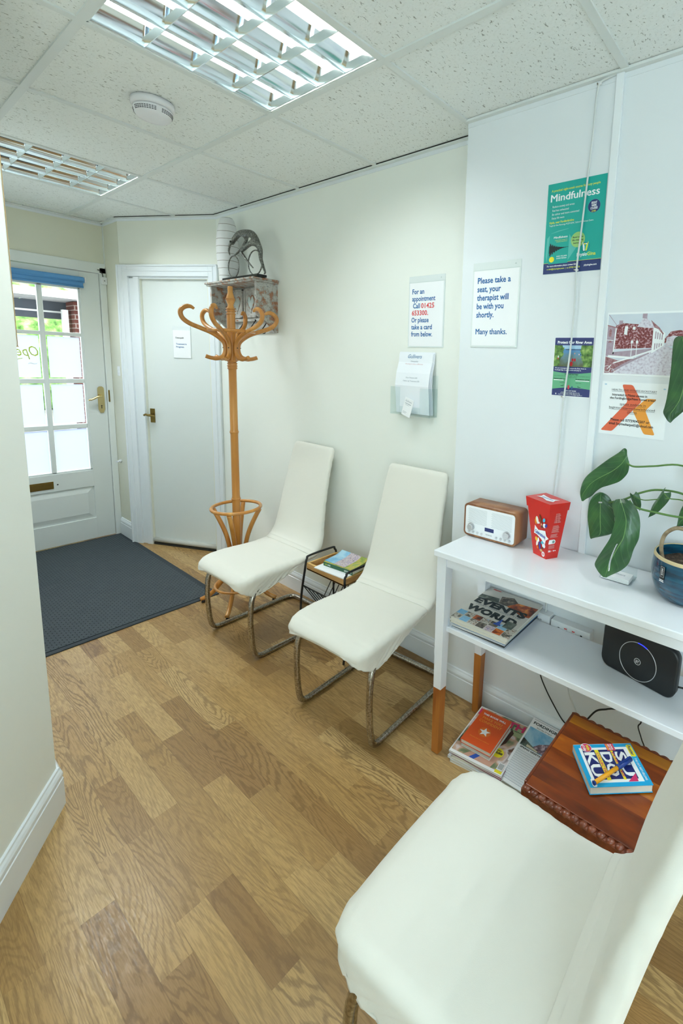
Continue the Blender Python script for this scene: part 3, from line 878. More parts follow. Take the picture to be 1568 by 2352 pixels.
gm = k.math('GREATER_THAN', k.math('ADD', dx, k.math('MULTIPLY', k.math('SUBTRACT', n1.outputs[0], .5), .03)), k.math('ADD', .030, k.math('MULTIPLY', k.math('ABSOLUTE', k.math('SUBTRACT', sp.outputs[1], .160)), .25)))
top = k.math('GREATER_THAN', k.math('ADD', sp.outputs[1], k.math('MULTIPLY', n1.outputs[0], .010)), .171)
c = k.mix(gm, water, green); c = k.mix(k.math('MULTIPLY', top, k.math('SUBTRACT', 1.0, gm)), c, lin('#a9cbe2')); k.l(c, k.b.inputs['Base Color'])
M_river = k.m
m.rbox(.002, .142, .104, .178, .0008, .0011, M_river)
m.rbox(.045, .100, .1615, .1635, .0011, .0013, mat('print_bridge', '#4a3f3a', .5))
for x_, y_, s_, c in ((.068, .114, .012, '#c8262d'), (.072, .128, .008, '#c8262d'), (.080, .128, .008, '#b8222a'), (.018, .138, .006, '#e6eef2'), (.017, .132, .005, '#d9505a'), (.094, .147, .004, '#e6c8c8'), (.100, .147, .004, '#2c5e86'), (.078, .150, .004, '#d8a080')):
    m.disc((x_, y_, .0013), s_ * .45, mat('print_dot_' + c[1:], c, .5), 12, ry=s_ * .7)
m.poly([(.002, .090, .0011)] + [(.002 + .14 * q / 12, .0865 - .006 * math.sin(PI * q / 12), .0011) for q in range(13)] + [(.142, .028, .0011)] + [(.142 - .14 * q / 12, .024 + .006 * math.sin(PI * q / 12) + (1 - q / 12) * .004, .0011) for q in range(13)], M_rgreen)
m.text('Protect Our River Avon', .012, .184, .0125, M_pwhite, Z1, width=.124, bold=.04)
m.text('We are campaigning to ensure the River Avon in', .008, .097, .0052, M_pwhite, Z1, width=.115, bold=.02); m.text('Fordingbridge is safe to swim and play in.', .008, .0905, .0052, M_pwhite, Z1, width=.098, bold=.02)
m.text('How can you help?', .072, .076, .0058, M_pblack, z2, align='CENTER', width=.05, bold=.03); m.text('Let us know your thoughts. Take 2 minutes to complete one of', .072, .0705, .0040, M_pblack, z2, align='CENTER', width=.13)
m.text('our online surveys', .072, .066, .0040, M_pblack, z2, align='CENTER', width=.04)
m.text('General public survey', .006, .060, .0052, M_pblack, z2, width=.05, bold=.03); m.text('Organisations survey', .088, .060, .0052, M_pblack, z2, width=.05, bold=.03)
m.text('Scan here', .030, .047, .0045, M_pblack, z2, width=.02); m.text('Scan here', .090, .047, .0045, M_pblack, z2, width=.02)
m.rbox(.006, .044, .0555, .058, .0011, .0013, M_pwhite); m.rbox(.088, .138, .0555, .058, .0011, .0013, M_pwhite)
m.rbox(.034, .044, .0365, .038, .0011, .0014, M_pblack); m.rbox(.0425, .044, .037, .041, .0011, .0014, M_pblack); m.rbox(.098, .108, .0335, .035, .0011, .0014, M_pblack); m.rbox(.098, .0995, .034, .039, .0011, .0014, M_pblack)
m.disc((.064, .033, z2), .004, mat('print_dot_d9505a'), 14, ry=.008); m.disc((.077, .031, z2), .003, mat('print_dot_2c5e86'), 12, ry=.007)
m.text('FIND OUT MORE', .072, .0185, .0055, M_pwhite, z2, align='CENTER', width=.042, bold=.04)
for i, t in enumerate(['Visit: www.fordingbridgeavon.org', 'Email: info@fordingbridgeavon.org', 'Follow us: Facebook, FordingbridgeAvon']): m.text(t, .072, .0135 - i * .0042, .0045, M_pwhite, z2, align='CENTER', width=[.068, .072, .088][i])
m.disc((.018, .008, z2), .002, M_pwhite, 10, ry=.003)
o = m.build('poster', normals=False); o.matrix_world = wallM(-1.0235, 1.3535, XC - .0005); tag(o, 'small Protect Our River Avon poster with a river picture, navy bands and green panel', 'poster')

# ---- old street photograph
k = NT('print_sepia_street', .6)
sp = k.n('SeparateXYZ'); k.l(k.tc.outputs['Object'], sp.inputs[0])
n1 = k.n('TexNoise', Scale=160.0, Detail=4.0); k.l(k.tc.outputs['Object'], n1.inputs['Vector'])
k.l(k.ramp(n1.outputs[0], [(.36, '#6f2e30'), (.52, '#8a484a'), (.62, '#c5a2aa')]), k.b.inputs['Base Color']); M_ivy = k.m
k = NT('print_sepia_pale', .6); n1 = k.n('TexNoise', Scale=140.0, Detail=4.0); k.l(k.tc.outputs['Object'], n1.inputs['Vector'])
k.l(k.ramp(n1.outputs[0], [(.3, '#b9adbe'), (.5, '#dad6e2'), (.75, '#e6e6ef')]), k.b.inputs['Base Color']); M_pale = k.m
M_skyp = mat('print_sepia_sky', '#c9d2de', .6, vary=(12, '#dae3ec', .6)); M_dkp = mat('print_sepia_dark', '#7a4446', .6, vary=(150, '#b78f96', .5)); M_mdp = mat('print_sepia_mid', '#b2a3b3', .6, vary=(100, '#a28b97', .5))
m = sheet(.297, .202, M_pwhite)
m.rbox(.004, .293, .006, .196, .0008, .0010, M_skyp)
P = lambda pts, mt, z=.0012: m.poly([(x, y, z) for x, y in pts], mt)
P([(.004, .006), (.293, .006), (.293, .075), (.21, .088), (.185, .098), (.13, .075), (.06, .03), (.03, .010)], M_pale, .0011)
P([(.030, .085), (.030, .160), (.052, .168), (.115, .162), (.150, .150), (.150, .090)], M_ivy, .0012)
P([(.098, .155), (.118, .188), (.138, .170), (.163, .147), (.150, .150)], M_pale, .0013); P([(.112, .182), (.112, .196), (.126, .196), (.126, .180)], M_mdp, .0014); P([(.040, .162), (.040, .176), (.052, .176), (.052, .165)], M_mdp, .0014)
P([(.148, .072), (.148, .152), (.163, .150), (.184, .135), (.184, .098)], M_pwhite, .0014)
P([(.150, .153), (.163, .147), (.178, .130), (.180, .134), (.165, .153), (.138, .176)], M_dkp, .0015)
for q in range(4):
    P([(.155 + q * .0065, .118 - q * .001), (.158 + q * .0065, .118 - q * .001), (.158 + q * .0065, .140 - q * .003), (.155 + q * .0065, .141 - q * .003)], M_mdp, .0016)
    P([(.155 + q * .0065, .084 + q * .004), (.158 + q * .0065, .085 + q * .004), (.158 + q * .0065, .104), (.155 + q * .0065, .104)], M_mdp, .0016)
P([(.004, .070), (.004, .160), (.030, .155), (.027, .068)], M_mdp, .0013); P([(.026, .068), (.030, .068), (.034, .152), (.030, .156)], M_pwhite, .0014); P([(.003, .163), (.036, .154), (.036, .151), (.003, .159)], M_dkp, .0015)
P([(.010, .125), (.010, .145), (.014, .150), (.018, .145), (.018, .125)], M_dkp, .0015); P([(.009, .105), (.013, .112), (.018, .112), (.021, .105)], M_dkp, .0015); P([(.004, .113), (.026, .111), (.026, .113), (.004, .115)], M_pwhite, .0016)
P([(.058, .132), (.060, .158), (.070, .157), (.068, .130)], M_pwhite, .0015); P([(.084, .147), (.085, .156), (.093, .156), (.093, .146)], M_pwhite, .0015)
P([(.004, .062), (.004, .072), (.148, .088), (.148, .080), (.09, .060)], M_mdp, .0014)
P([(.004, .006), (.004, .060), (.045, .048), (.10, .055), (.03, .008)], M_dkp, .0013)
P([(.030, .037), (.031, .041), (.088, .062), (.148, .083), (.148, .079), (.090, .057)], M_pwhite, .0016); P([(.012, .058), (.095, .055), (.095, .060), (.012, .065)], M_pwhite, .0015)
P([(.028, .010), (.027, .016), (.085, .050), (.140, .075), (.142, .072), (.090, .045)], M_mdp, .0015)
for x_ in (.086, .102):
    P([(x_ - .001, .058), (x_ + .001, .058), (x_ + .001, .105), (x_ - .001, .105)], M_pwhite, .0017); m.disc((x_, .108, .0018), .004, M_pwhite, 14, ry=.005); P([(x_ - .001, .112), (x_ + .001, .112), (x_, .119)], M_pwhite, .0018)
P([(.184, .105), (.184, .118), (.200, .140), (.225, .144), (.26, .140), (.293, .132), (.293, .115), (.24, .108)], M_ivy, .0012); P([(.188, .095), (.190, .122), (.212, .128), (.240, .122), (.240, .098)], M_pale, .0013)
m.lathe([(.011, .0016), (.0098, .0017)], M_pwhite, c=(.012, .020, 0), n=20, cap=False); m.lathe([(.009, .0016), (.0079, .0017)], M_pwhite, c=(.028, .012, 0), n=20, cap=False)
P([(.012, .020), (.024, .034), (.026, .033), (.014, .019)], M_pwhite, .0018); P([(.004, .195), (.006, .196), (.037, .157), (.035, .157)], M_mdp, .0013)
o = m.build('photo_print', normals=False); o.matrix_world = wallM(-1.206, 1.436, XC - .0005); tag(o, 'reddish sepia old street photograph pinned to the wall behind the plant', 'photograph')

# ---- fitness flyer
m = sheet(.210, .176, M_pwhite); M_or1 = mat('print_coral', '#e26a48', .5); M_or2 = mat('print_orange', '#f0a03c', .5)


def rpoly(pts, r, mt, z):
    out = []; n = len(pts)
    for i in range(n):
        a, b, c = Vector(pts[i - 1]), Vector(pts[i]), Vector(pts[(i + 1) % n]); r_ = min(r, (a - b).length / 2.2, (c - b).length / 2.2)
        p = b + (a - b).normalized() * r_; q = b + (c - b).normalized() * r_
        for j in range(5):
            t = j / 4; out.append(p * (1 - t) ** 2 + b * 2 * t * (1 - t) + q * t * t)
    m.poly([(v.x, v.y, z) for v in out], mt)


rpoly([(.066, .168), (.100, .168), (.132, .116), (.045, .011), (.006, .011), (.088, .113)], .007, M_or1, .0011)
rpoly([(.178, .127), (.146, .127), (.106, .086), (.148, .012), (.182, .012), (.146, .088)], .007, M_or2, .00112)
for t, x_, y_, s_, wd, bd in [('HEALTH AND FITNESS KICKSTART', .105, .147, .008, .142, 0), ('Interested in Pilates classes in', .092, .130, .0105, .112, .02), ('the Fordingbridge/New Forest areas?', .102, .119, .0105, .145, .02),
                              ('spaces available in', .105, .101, .010, .082, 0), ('beginner/intermediate/advanced', .102, .088, .010, .145, 0), ('classes', .105, .076, .010, .030, 0),
                              ('Please call 07739042207 or', .100, .047, .0115, .125, .02), ('email Sophiesharpe65@icloud.com', .104, .034, .0115, .142, .02)]:
    m.text(t, x_, y_, s_, M_ink, .0014, align='CENTER', width=wd, bold=bd)
    if s_ == .010 or y_ == .147: m.rbox(x_ - wd / 2, x_ + wd / 2, y_ - .0032, y_ - .0025, .0008, .0014, M_ink)
M_tack = mat('blue_tack', '#9fc3dc', .6)
m.disc((.012, .166, .0015), .004, M_tack, 10, ry=.002); m.disc((.198, .160, .0015), .004, M_tack, 10, ry=.002)
o = m.build('flyer', normals=False); o.matrix_world = wallM(-1.2075, 1.239, XC - .0006); tag(o, 'white flyer with crossed coral and orange chevrons advertising pilates classes', 'flyer')

# ---- white cable down the wall with two clips
M_cab = mat('white_cable', '#d9dedd', .45)
pts = [(.44, -1.172, 2.362), (.436, -1.150, 2.358), (.434, -1.121, 2.347), (.434, -1.114, 2.30), (.436, -1.110, 2.2), (.436, -1.105, 2.10), (.4355, -1.096, 1.92), (.4345, -1.089, 1.785), (.4355, -1.092, 1.66), (.4355, -1.087, 1.50), (.4345, -1.078, 1.355), (.4355, -1.072, 1.15), (.436, -1.063, 1.0), (.4365, -1.052, .82), (.4365, -1.066, .56)]
m = MB(); m.tube(smooth_path(pts, 5), .0032, M_cab, 8)
W = empty('wall_cable', (0, 0, 0)); tag(W, 'thin white cable running down the wall across the two posters', 'cable')
m.build('cord', W)
for y_, z_ in ((-1.121, 2.347), (-1.089, 1.782), (-1.077, 1.352)):
    m = MB(); m.box((.436, y_, z_), (.010, .011, .006), M_plastic, .002); m.tube([(.436, y_ + .006, z_), (.428, y_ + .006, z_)], .0022, M_chrome, 8); m.build('clip', W)
# trunking
m = MB(); m.rbox(XC - .012, XC, -1.198, -1.173, .575, H - .006, mat('trunking_white', '#eef3f6', .5), .002)
tag(m.build('cable_trunking'), 'white vertical plastic cable trunking from ceiling to the sockets behind the console table', 'trunking')
# sockets behind the table
E1 = empty('double_socket', M=wallM(-1.103, .448, XC)); tag(E1, 'white double power socket on the wall behind the console table shelf', 'socket')
m = MB(); m.rbox(0, .150, 0, .085, 0, .040, M_plastic, .003)
for x_ in (.032, .118):
    m.rbox(x_ - .0035, x_ + .0035, .058, .066, .040, .0405, M_dark); m.rbox(x_ - .012, x_ - .006, .042, .045, .040, .0405, M_dark); m.rbox(x_ + .006, x_ + .012, .042, .045, .040, .0405, M_dark)
m.build('box', E1)
for x_ in (.060, .090):
    m = MB(); m.rbox(x_ - .006, x_ + .006, .056, .074, .040, .0445, M_plastic, .0015); m.rbox(x_ - .005, x_ + .005, .069, .073, .0443, .0448, M_inkred); m.build('switch', E1)
m = MB(); m.prism(rrect(.012, .052, .022, .064, .012), .040, .062, M_plastic); o = m.build('power_plug'); o.matrix_world = wallM(-1.103, .448, XC); tag(o, 'rounded white plug in the left side of the double socket', 'plug')
m = MB(); m.rbox(0, .10, 0, .085, 0, .040, M_plastic, .003); m.rbox(.0, .1, .01, .0115, .0401, .0404, mat('acrylic_edge')); m.text('openreach', .018, .058, .011, mat('ink_grey_dark', '#5b6468', .6), .0405, width=.05, bold=.02, shear=.2)
o = m.build('phone_socket'); o.matrix_world = wallM(-.998, .455, XC); tag(o, 'white telephone master socket box left of the double socket, behind the magazines', 'socket')
m = MB(); m.tube(smooth_path([(.425, -1.072, .541), (.43, -1.070, .60), (.432, -1.066, .68), (.432, -1.06, .76)]), .003, M_cab, 8); tag(m.build('phone_cable'), 'thin white cable rising from the telephone socket behind the console table', 'cable')

# ---- far-left cupboard edge and picture on the foreground wall
m = MB(); m.rbox(-.797, -.775, .10, .50, 1.452, 2.3, M_wall, .002); m.rbox(-.7752, -.7742, .099, .102, 1.452, 2.3, mat('bare_wood_edge', '#cfae7c', .6)); m.rbox(-.797, -.773, .099, .5, 1.450, 1.453, mat('bare_wood_edge'))
tag(m.build('wall_panel'), 'cream boxed panel with a bare wood edge on the far side of the foreground wall', 'wall panel')

# ================================================================== DOOR MAT
Mt = empty('door_mat', (-.285, 1.74, 0)); tag(Mt, 'large dark charcoal ribbed rubber door mat in front of the entrance door', 'door mat')
m = MB(); m.rbox(-.46, .468, -.735, .735, 0, .008, M_mat); m.build('ribbed_field', Mt)
m = MB()
for a, b, c, d in ((-.5, -.46, -.765, .765), (.468, .497, -.765, .765), (-.46, .468, -.765, -.735), (-.46, .468, .735, .765)): m.rbox(a, b, c, d, 0, .0055, M_matedge)
m.build('border', Mt)

# ================================================================== COAT STAND
CS = empty('coat_stand', (.245, .803, 0)); tag(CS, 'bentwood bamboo coat and umbrella stand in the corner beside the internal door', 'coat stand')
m = MB()
prof = [(0, 0.07), (.021, .07), (.0225, .30), (.0225, .62), (.024, .632), (.025, .640), (.0235, .648), (.0220, .66), (.0215, 1.02), (.0235, 1.03), (.0235, 1.04), (.0215, 1.05), (.0215, 1.385), (.0235, 1.392), (.0255, 1.398), (.0245, 1.410), (.0255, 1.42), (.0225, 1.43), (.0225, 1.675), (.0215, 1.70), (.0225, 1.705), (.0225, 1.712), (.020, 1.72), (.016, 1.735), (.0150, 1.742), (.0195, 1.752), (.0235, 1.765), (.0235, 1.775), (.0190, 1.79), (.0155, 1.80), (.0135, 1.81), (.0145, 1.83), (.012, 1.840), (0, 1.843)]
m.lathe([(r_ * .95, z_ * .988) for r_, z_ in prof], M_bamboo, n=24)
for z_, r_ in ((.634, .0228), (1.022, .0218), (1.378, .0232), (1.392, .0240), (1.406, .0232), (1.418, .0240), (1.672, .0225), (1.688, .0232), (1.700, .0225), (1.744, .0215), (1.752, .0225)):
    m.tube([(r_ * math.cos(t), r_ * math.sin(t), z_) for t in [2 * PI * j / 28 for j in range(28)]], .0032, M_bamboo, 6, ring=True)
m.build('pole', CS)
vd = math.atan2(-1.7625 - .825, -1.1313 - .270)
armp = [(.212, 1.715), (.232, 1.727), (.258, 1.726), (.284, 1.708), (.292, 1.682), (.278, 1.650), (.238, 1.622), (.180, 1.600), (.115, 1.575), (.068, 1.545), (.040, 1.515), (.0325, 1.480), (.036, 1.450), (.052, 1.424), (.085, 1.412), (.122, 1.414), (.155, 1.424)]
for q in range(6):
    a = vd + PI / 6 + .15 + q * PI / 3
    c, s_ = math.cos(a), math.sin(a); k_ = .68 if q == 2 else .80
    path = smooth_path([(.03 + (r - .03) * k_) * Vector((c, s_, 0)) + Vector((0, 0, 1.431 + (z - 1.412) * .835)) for r, z in armp], 5)
    n_ = len(path)
    rr = [.0105 * (0.6 + .4 * min(1, i / 6)) if i < 8 else (.0118 if i < n_ - 8 else .0105) for i in range(n_)]
    m = MB(); m.tube(path, rr, M_bamboo, 10); m.tube([(.032 * c, .032 * s_, 1.49), (.046 * c, .046 * s_, 1.49)], .003, M_dark, 6); m.build('hook_arm', CS)
m = MB(); m.tube([(.115 * math.cos(t), .115 * math.sin(t), 1.580) for t in [2 * PI * j / 48 for j in range(48)]], .0085, M_bamboo, 10, ring=True); m.build('upper_ring', CS)
m = MB(); m.tube([(.130 * math.cos(t), .130 * math.sin(t), .582) for t in [2 * PI * j / 56 for j in range(56)]], .0095, M_bamboo, 10, ring=True); m.build('umbrella_ring', CS)
m = MB(); m.tube([(.125 * math.cos(t), .125 * math.sin(t), .115) for t in [2 * PI * j / 48 for j in range(48)]], .007, M_bamboo, 10, ring=True); m.build('lower_ring', CS)
for q in range(4):
    a = math.atan2(-.156, -.159) + q * PI / 2; c, s_ = math.cos(a), math.sin(a)
    path = smooth_path([(r * c, r * s_, z) for r, z in [(.127, .572), (.102, .522), (.072, .452), (.052, .385), (.040, .310), (.045, .235), (.070, .165), (.120, .095), (.162, .048), (.212, .020)]], 5)
    m = MB(); m.tube(path, [.0125] * len(path), M_bamboo, 10); m.tube([(.200 * c, .200 * s_, 0.0), (.200 * c, .200 * s_, .018)], .010, M_black, 10); m.build('leg', CS)

# ================================================================== WALL SHELF
M_dist = patchy_mat('distressed_paint', [(.32, '#8a5a40'), (.42, '#a8785c'), (.48, '#9f9b94'), (.58, '#c0c0bb'), (.70, '#85878a')], 24)
M_dist2 = patchy_mat('distressed_grey', [(.3, '#84705f'), (.45, '#a5a29c'), (.6, '#bcbbb5'), (.75, '#94806f')], 30)
WS = empty('key_shelf', M=wallM(1.362, 1.594, XW)); tag(WS, 'distressed wooden wall shelf with heart shaped cut mirrors behind the coat stand', 'wall shelf')
m = MB(); m.rbox(-.012, .540, .282, .294, 0, .157, M_dist, .003); m.rbox(-.022, .548, .292, .304, 0, .165, M_dist, .004); m.build('top', WS)
for x_ in (0, .512):
    m = MB(); m.T = Matrix(((0, 0, 1, x_), (1, 0, 0, 0), (0, 1, 0, 0), (0, 0, 0, 1)))
    m.prism([(.283, 0), (.283, .138), (.11, .138), (.085, .125), (.072, .09), (.0, .012), (0, 0)][::-1], 0, .016, M_dist); m.build('side_panel', WS)
m = MB(); m.rbox(.016, .512, 0, .283, 0, .012, M_dist2); m.rbox(.016, .512, .070, .088, 0, .03, M_dist, .004)
m.build('back_panel', WS)
M_mirror = mat('mirror', '#ccd6cf', .22, .35)  # pale reflection put into the base colour, only partly metallic
for hx in (.10, .264, .428):
    m = MB(); x0 = hx - .072; x1 = hx + .072
    for a, b, c, d in ((x0, x1, .095, .107), (x0, x1, .262, .274), (x0, x0 + .012, .095, .274), (x1 - .012, x1, .095, .274)): m.rbox(a, b, c, d, .012, .024, M_dist2, .002)
    m.rbox(x0 + .01, x1 - .01, .105, .264, .012, .017, M_dist2)
    hp = []
    for t in range(36):
        a = 2 * PI * t / 36; hp.append((hx + .0024 * 16 * math.sin(a) ** 3, .186 + .0036 * (13 * math.cos(a) - 5 * math.cos(2 * a) - 2 * math.cos(3 * a) - math.cos(4 * a))))
    m.tube([(x, y, .018) for x, y in hp], .004, M_dist, 8, ring=True)
    m.poly([(x, y, .0182) for x, y in hp], M_mirror)
    m.build('heart_door', WS)
for hx in (.07, .215, .335, .475):
    m = MB(); m.tube(smooth_path([(hx, .075, .020), (hx + .004, .072, .034), (hx + .006, .035, .062), (hx + .006, .008, .080), (hx + .006, -.006, .074), (hx + .006, -.004, .058), (hx + .006, .010, .056)]), .0032, M_black, 8)
    m.lathe([(0, 0), (.004, .002), (.004, .006), (0, .008)], M_black, c=(hx, .078, .029), n=8); m.build('hook', WS)

# vase
k = NT('ribbed_vase_white', .55); sp = k.n('SeparateXYZ'); k.l(k.tc.outputs['Object'], sp.inputs[0])
nn = k.n('TexNoise', Scale=9.0); k.l(k.tc.outputs['Object'], nn.inputs['Vector'])
f = k.math('FRACT', k.math('MULTIPLY', k.math('ADD', sp.outputs[2], k.math('MULTIPLY', nn.outputs[0], .012)), 23.0))
ln = k.math('LESS_THAN', f, .07); k.l(k.mix(ln, lin('#dedfdf'), lin('#8f8a80')), k.b.inputs['Base Color'])
k.bump(k.math('SUBTRACT', 1.0, ln), .4, .002)
m = MB(); m.lathe([(0, 0), (.044, 0), (.048, .02), (.058, .09), (.064, .16), (.065, .22), (.061, .28), (.052, .335), (.041, .375), (.034, .386), (.028, .386), (.026, .37), (0, .36)], k.m, n=48)
tag(m.build('vase', loc=(.468, 1.235, 1.898)), 'tall off-white ribbed vase standing on the wall shelf behind the cyclist figure', 'vase')

# cyclist sculpture
SC = empty('cyclist_sculpture', (.432, 0, 1.8985)); tag(SC, 'pewter sculpture of a bent cyclist riding on a black plinth on the wall shelf', 'sculpture')
M_pew = patchy_mat('cracked_pewter', [(.36, '#4a4b48'), (.5, '#6f706b'), (.66, '#a3a49c')], 130, .4); M_pew.node_tree.nodes['Principled BSDF'].inputs['Metallic'].default_value = .6
m = MB(); m.rbox(-.03, .03, .800, 1.185, 0, .014, mat('plinth_black', '#141416', .25), .001); m.build('plinth', SC)
for nm, cy, r, tw in (('front_wheel', 1.105, .064, .1), ('rear_wheel', .868, .068, -.1)):
    m = MB(); m.tube([(0 + tw * r * math.cos(t) * .3, cy + r * math.cos(t), .016 + r + r * math.sin(t)) for t in [2 * PI * j / 40 for j in range(40)]], .0035, M_pew, 8, ring=True); m.build(nm, SC)
# body by skin modifier
sk = [((0, 1.088, .240), .014), ((0, 1.04, .262), .018), ((0, .965, .266), .021), ((0, .895, .244), .023), ((0, .850, .202), .022)]
V = [Vector(p) for p, r in sk]; R = [r for p, r in sk]; Ed = [(0, 1), (1, 2), (2, 3), (3, 4)]


def chain(start, pts):
    prev = start
    for p, r in pts:
        V.append(Vector(p)); R.append(r); Ed.append((prev, len(V) - 1)); prev = len(V) - 1


chain(0, [((0.0, 1.106, .226), .013), ((0, 1.110, .206), .009)])                                       # tucked head
chain(0, [((-.018, 1.108, .205), .008), ((-.016, 1.126, .172), .006), ((-.012, 1.122, .146), .004)])     # near arm
chain(2, [((.018, .985, .222), .010), ((.018, 1.038, .184), .008), ((.010, 1.108, .148), .005)])       # far arm
chain(4, [((-.018, .895, .186), .015), ((-.022, .980, .150), .010), ((-.020, .925, .100), .007), ((-.018, .872, .060), .004), ((-.018, .858, .050), .004)])
chain(4, [((.020, .845, .155), .015), ((.020, .842, .105), .011), ((.018, .815, .060), .008), ((.016, .792, .025), .006), ((.016, .805, .018), .004)])
me = bpy.data.meshes.new('figure'); me.from_pydata(V, Ed, []); o = bpy.data.objects.new('figure', me); COL.objects.link(o); o.parent = SC
md = o.modifiers.new('skin', 'SKIN'); md.use_smooth_shade = True
for i, r in enumerate(R): me.skin_vertices[0].data[i].radius = (r, r)
me.skin_vertices[0].data[4].use_root = True
sd = o.modifiers.new('sub', 'SUBSURF'); sd.levels = 2; sd.render_levels = 2
me.materials.append(M_pew)
# figure coordinates were laid out along Y in world terms; SC sits at Y=0

# ================================================================== CHAIRS


def superloop(cx, cz, tang, hw, ht, n=64, p=5.0, q=3.0, qb=None):
    """closed loop around a point of the chair's spine; tang = spine direction in xz; returns (x,y,z)"""
    nx, nz = -tang[1], tang[0]
    out = []
    for j in range(n):
        a = 2 * PI * j / n; c, s_ = math.cos(a), math.sin(a)
        y = math.copysign(abs(c) ** (2 / p), c) * hw; t = math.copysign(abs(s_) ** (2 / (q if s_ > 0 or qb is None else qb)), s_) * ht
        out.append((cx + nx * t, y, cz + nz * t))
    return out


def interp(tab, x):
    for (a, *va), (b, *vb) in zip(tab, tab[1:]):
        if a <= x <= b:
            f = (x - a) / (b - a); f = f * f * (3 - 2 * f) * .5 + f * .5
            return [p + (q - p) * f for p, q in zip(va, vb)]
    return list(tab[-1][1:]) if x > tab[-1][0] else list(tab[0][1:])


def make_chair(seed, fwd=0.0):
    root = empty('cantilever_chair')
    rnd = random.Random(seed)
    # seat: x -> top, bottom, half width
    tab = [(-.098, .400, .386, .140), (-.093, .411, .374, .178), (-.080, .422, .361, .200), (-.055, .432, .346, .212), (-.025, .438, .333, .216), (0.0, .440, .330, .2165), (.05, .442, .340, .216), (.10, .441, .354, .214),
           (.16, .438, .374, .212), (.22, .437, .392, .210), (.28, .438, .406, .209), (.33, .442, .414, .208), (.350, .444, .420, .204)]
    loops = []
    xs_ = [-.098, -.096, -.093, -.088, -.082, -.074] + [-.065 + .0060 * i for i in range(71)]
    xs_ = [x for x in xs_ if x <= .35 - fwd * .6]
    for x in xs_:
        top, bot, hw = interp(tab, x)
        L = []
        th = top - bot; rc = min(.030, th * .6); half_ = []                # half profile from the crown to the hem centre
        for q in range(8): half_.append(((hw - rc) * q / 8, top - .004 * (q / 8) ** 2, 0))
        for q in range(6):
            a = PI / 2 * q / 5; half_.append((hw - rc + rc * math.sin(a), top - .004 - (rc - .004) * (1 - math.cos(a)), .1))
        zs = top - rc
        for q in range(1, 11): half_.append((hw - .004 * q / 10, zs + (bot - zs) * q / 10, q / 10))
        for q in range(1, 5): half_.append(((hw - .004) * (1 - q / 4.5), bot + .002, -1))
        for sg in (1, -1):
            seq = half_ if sg > 0 else list(reversed(half_[1:]))
            for (py, pz, k) in seq:
                px = x; y_ = py * sg
                if k > 0:                                                 # gathered folds down the side of the cover
                    am = .0110 * min(1, k * 1.2) * (.35 + .65 * min(1, max(0, .5 + 1.6 * noise.noise((x * 9, sg * 3, seed)))))
                    f_ = 1 - 2 * abs(math.sin((x - pz * 1.1) * 98 + seed * 2 + 2.2 * noise.noise((x * 14, pz * 16, seed * 3 + sg)))) ** .7
                    y_ += sg * am * (f_ * .6 - .4 * abs(f_) ) * (1 if x > 0 else .35)
                    px += am * .5 * f_
                if x < -.045 and k != -1:
                    px += .0050 * math.sin(y_ * 95 + pz * 120 + seed) * max(0, min(1, (top - pz) / .04)) * noise.noise((y_ * 7, 1, seed)) * 2
                if k == -1 and x < -.02: pz += .010 * (1 - (py / hw) ** 2)
                if k == 0: pz += .0035 * noise.noise((x * 9, y_ * 9, seed)) - .003 * math.exp(-((x - .15) ** 2 + y_ ** 2) / .02)
                if x < .03 and abs(y_) > .12 and k <= .2: pz += .0022 * math.sin((x + abs(y_)) * 170 + seed) * max(0, noise.noise((x * 10, y_ * 10, seed)) + .3)
                L.append((px, y_, pz))
        loops.append(L)
    m = MB(); m.loft(loops, M_cover); m.build('seat', root)
    # back: spine points
    sp_ = [Vector((x - fwd * (.65 + .35 * min(1, (z - .42) / .15)), 0, z)) for x, z in [(.300, .4225), (.325, .430), (.346, .446), (.362, .472), (.377, .514), (.388, .575), (.404, .66), (.424, .75), (.446, .84), (.468, .92), (.478, .955)]]
    sp_ = smooth_path(sp_, 7)
    N = len(sp_); loops = []
    for i, p_ in enumerate(sp_):
        t = (sp_[min(i + 1, N - 1)] - sp_[max(i - 1, 0)]).normalized(); f = i / (N - 1)
        hw = [.209, .212, .211, .206, .194, .183, .175, .170, .168][min(8, int(f * 8))]
        fa = f * 8 - int(f * 8); nxt = [.209, .212, .211, .206, .194, .183, .175, .170, .168][min(8, int(f * 8) + 1)]
        hw = hw + (nxt - hw) * fa; ht = min(.0175 + f * .09, .029 - .011 * f)
        L = []
        for (px, py, pz) in superloop(p_.x, p_.z, (t.x, t.z), hw, ht, p=8, q=2.6):
            side = abs(py) / hw
            if side > .9: py += math.copysign(.0045 * noise.noise((pz * 22, px * 30, seed + py * 3)), py); px += .004 * noise.noise((pz * 26, 4, seed + py)) * f
            px += .0025 * noise.noise((py * 8, pz * 6, seed + 5))
            L.append((px, py, pz))
        loops.append(L)
    # rounded top
    p_, t = sp_[-1], (sp_[-1] - sp_[-2]).normalized()
    for k_, (d_, sw, st) in enumerate([(.008, .985, .95), (.014, .965, .82), (.018, .94, .62), (.0205, .90, .35), (.021, .85, .1)]):
        loops.append(superloop(p_.x + t.x * d_, p_.z + t.z * d_, (t.x, t.z), .168 * sw, .018 * st, p=8, q=2.6))
    m = MB(); m.loft(loops, M_cover); m.build('backrest', root)
    # welt along the hem
    hem = []
    for x in [q for q in xs_ if q > -.03]:
        top, bot, hw = interp(tab, x); hem.append((x, hw - .008, bot + .001))
    hem2 = [(x, -y, z) for x, y, z in reversed(hem)]
    m = MB(); m.tube(hem2 + hem, .0028, M_cover, 8, cap=True); m.build('hem', root)
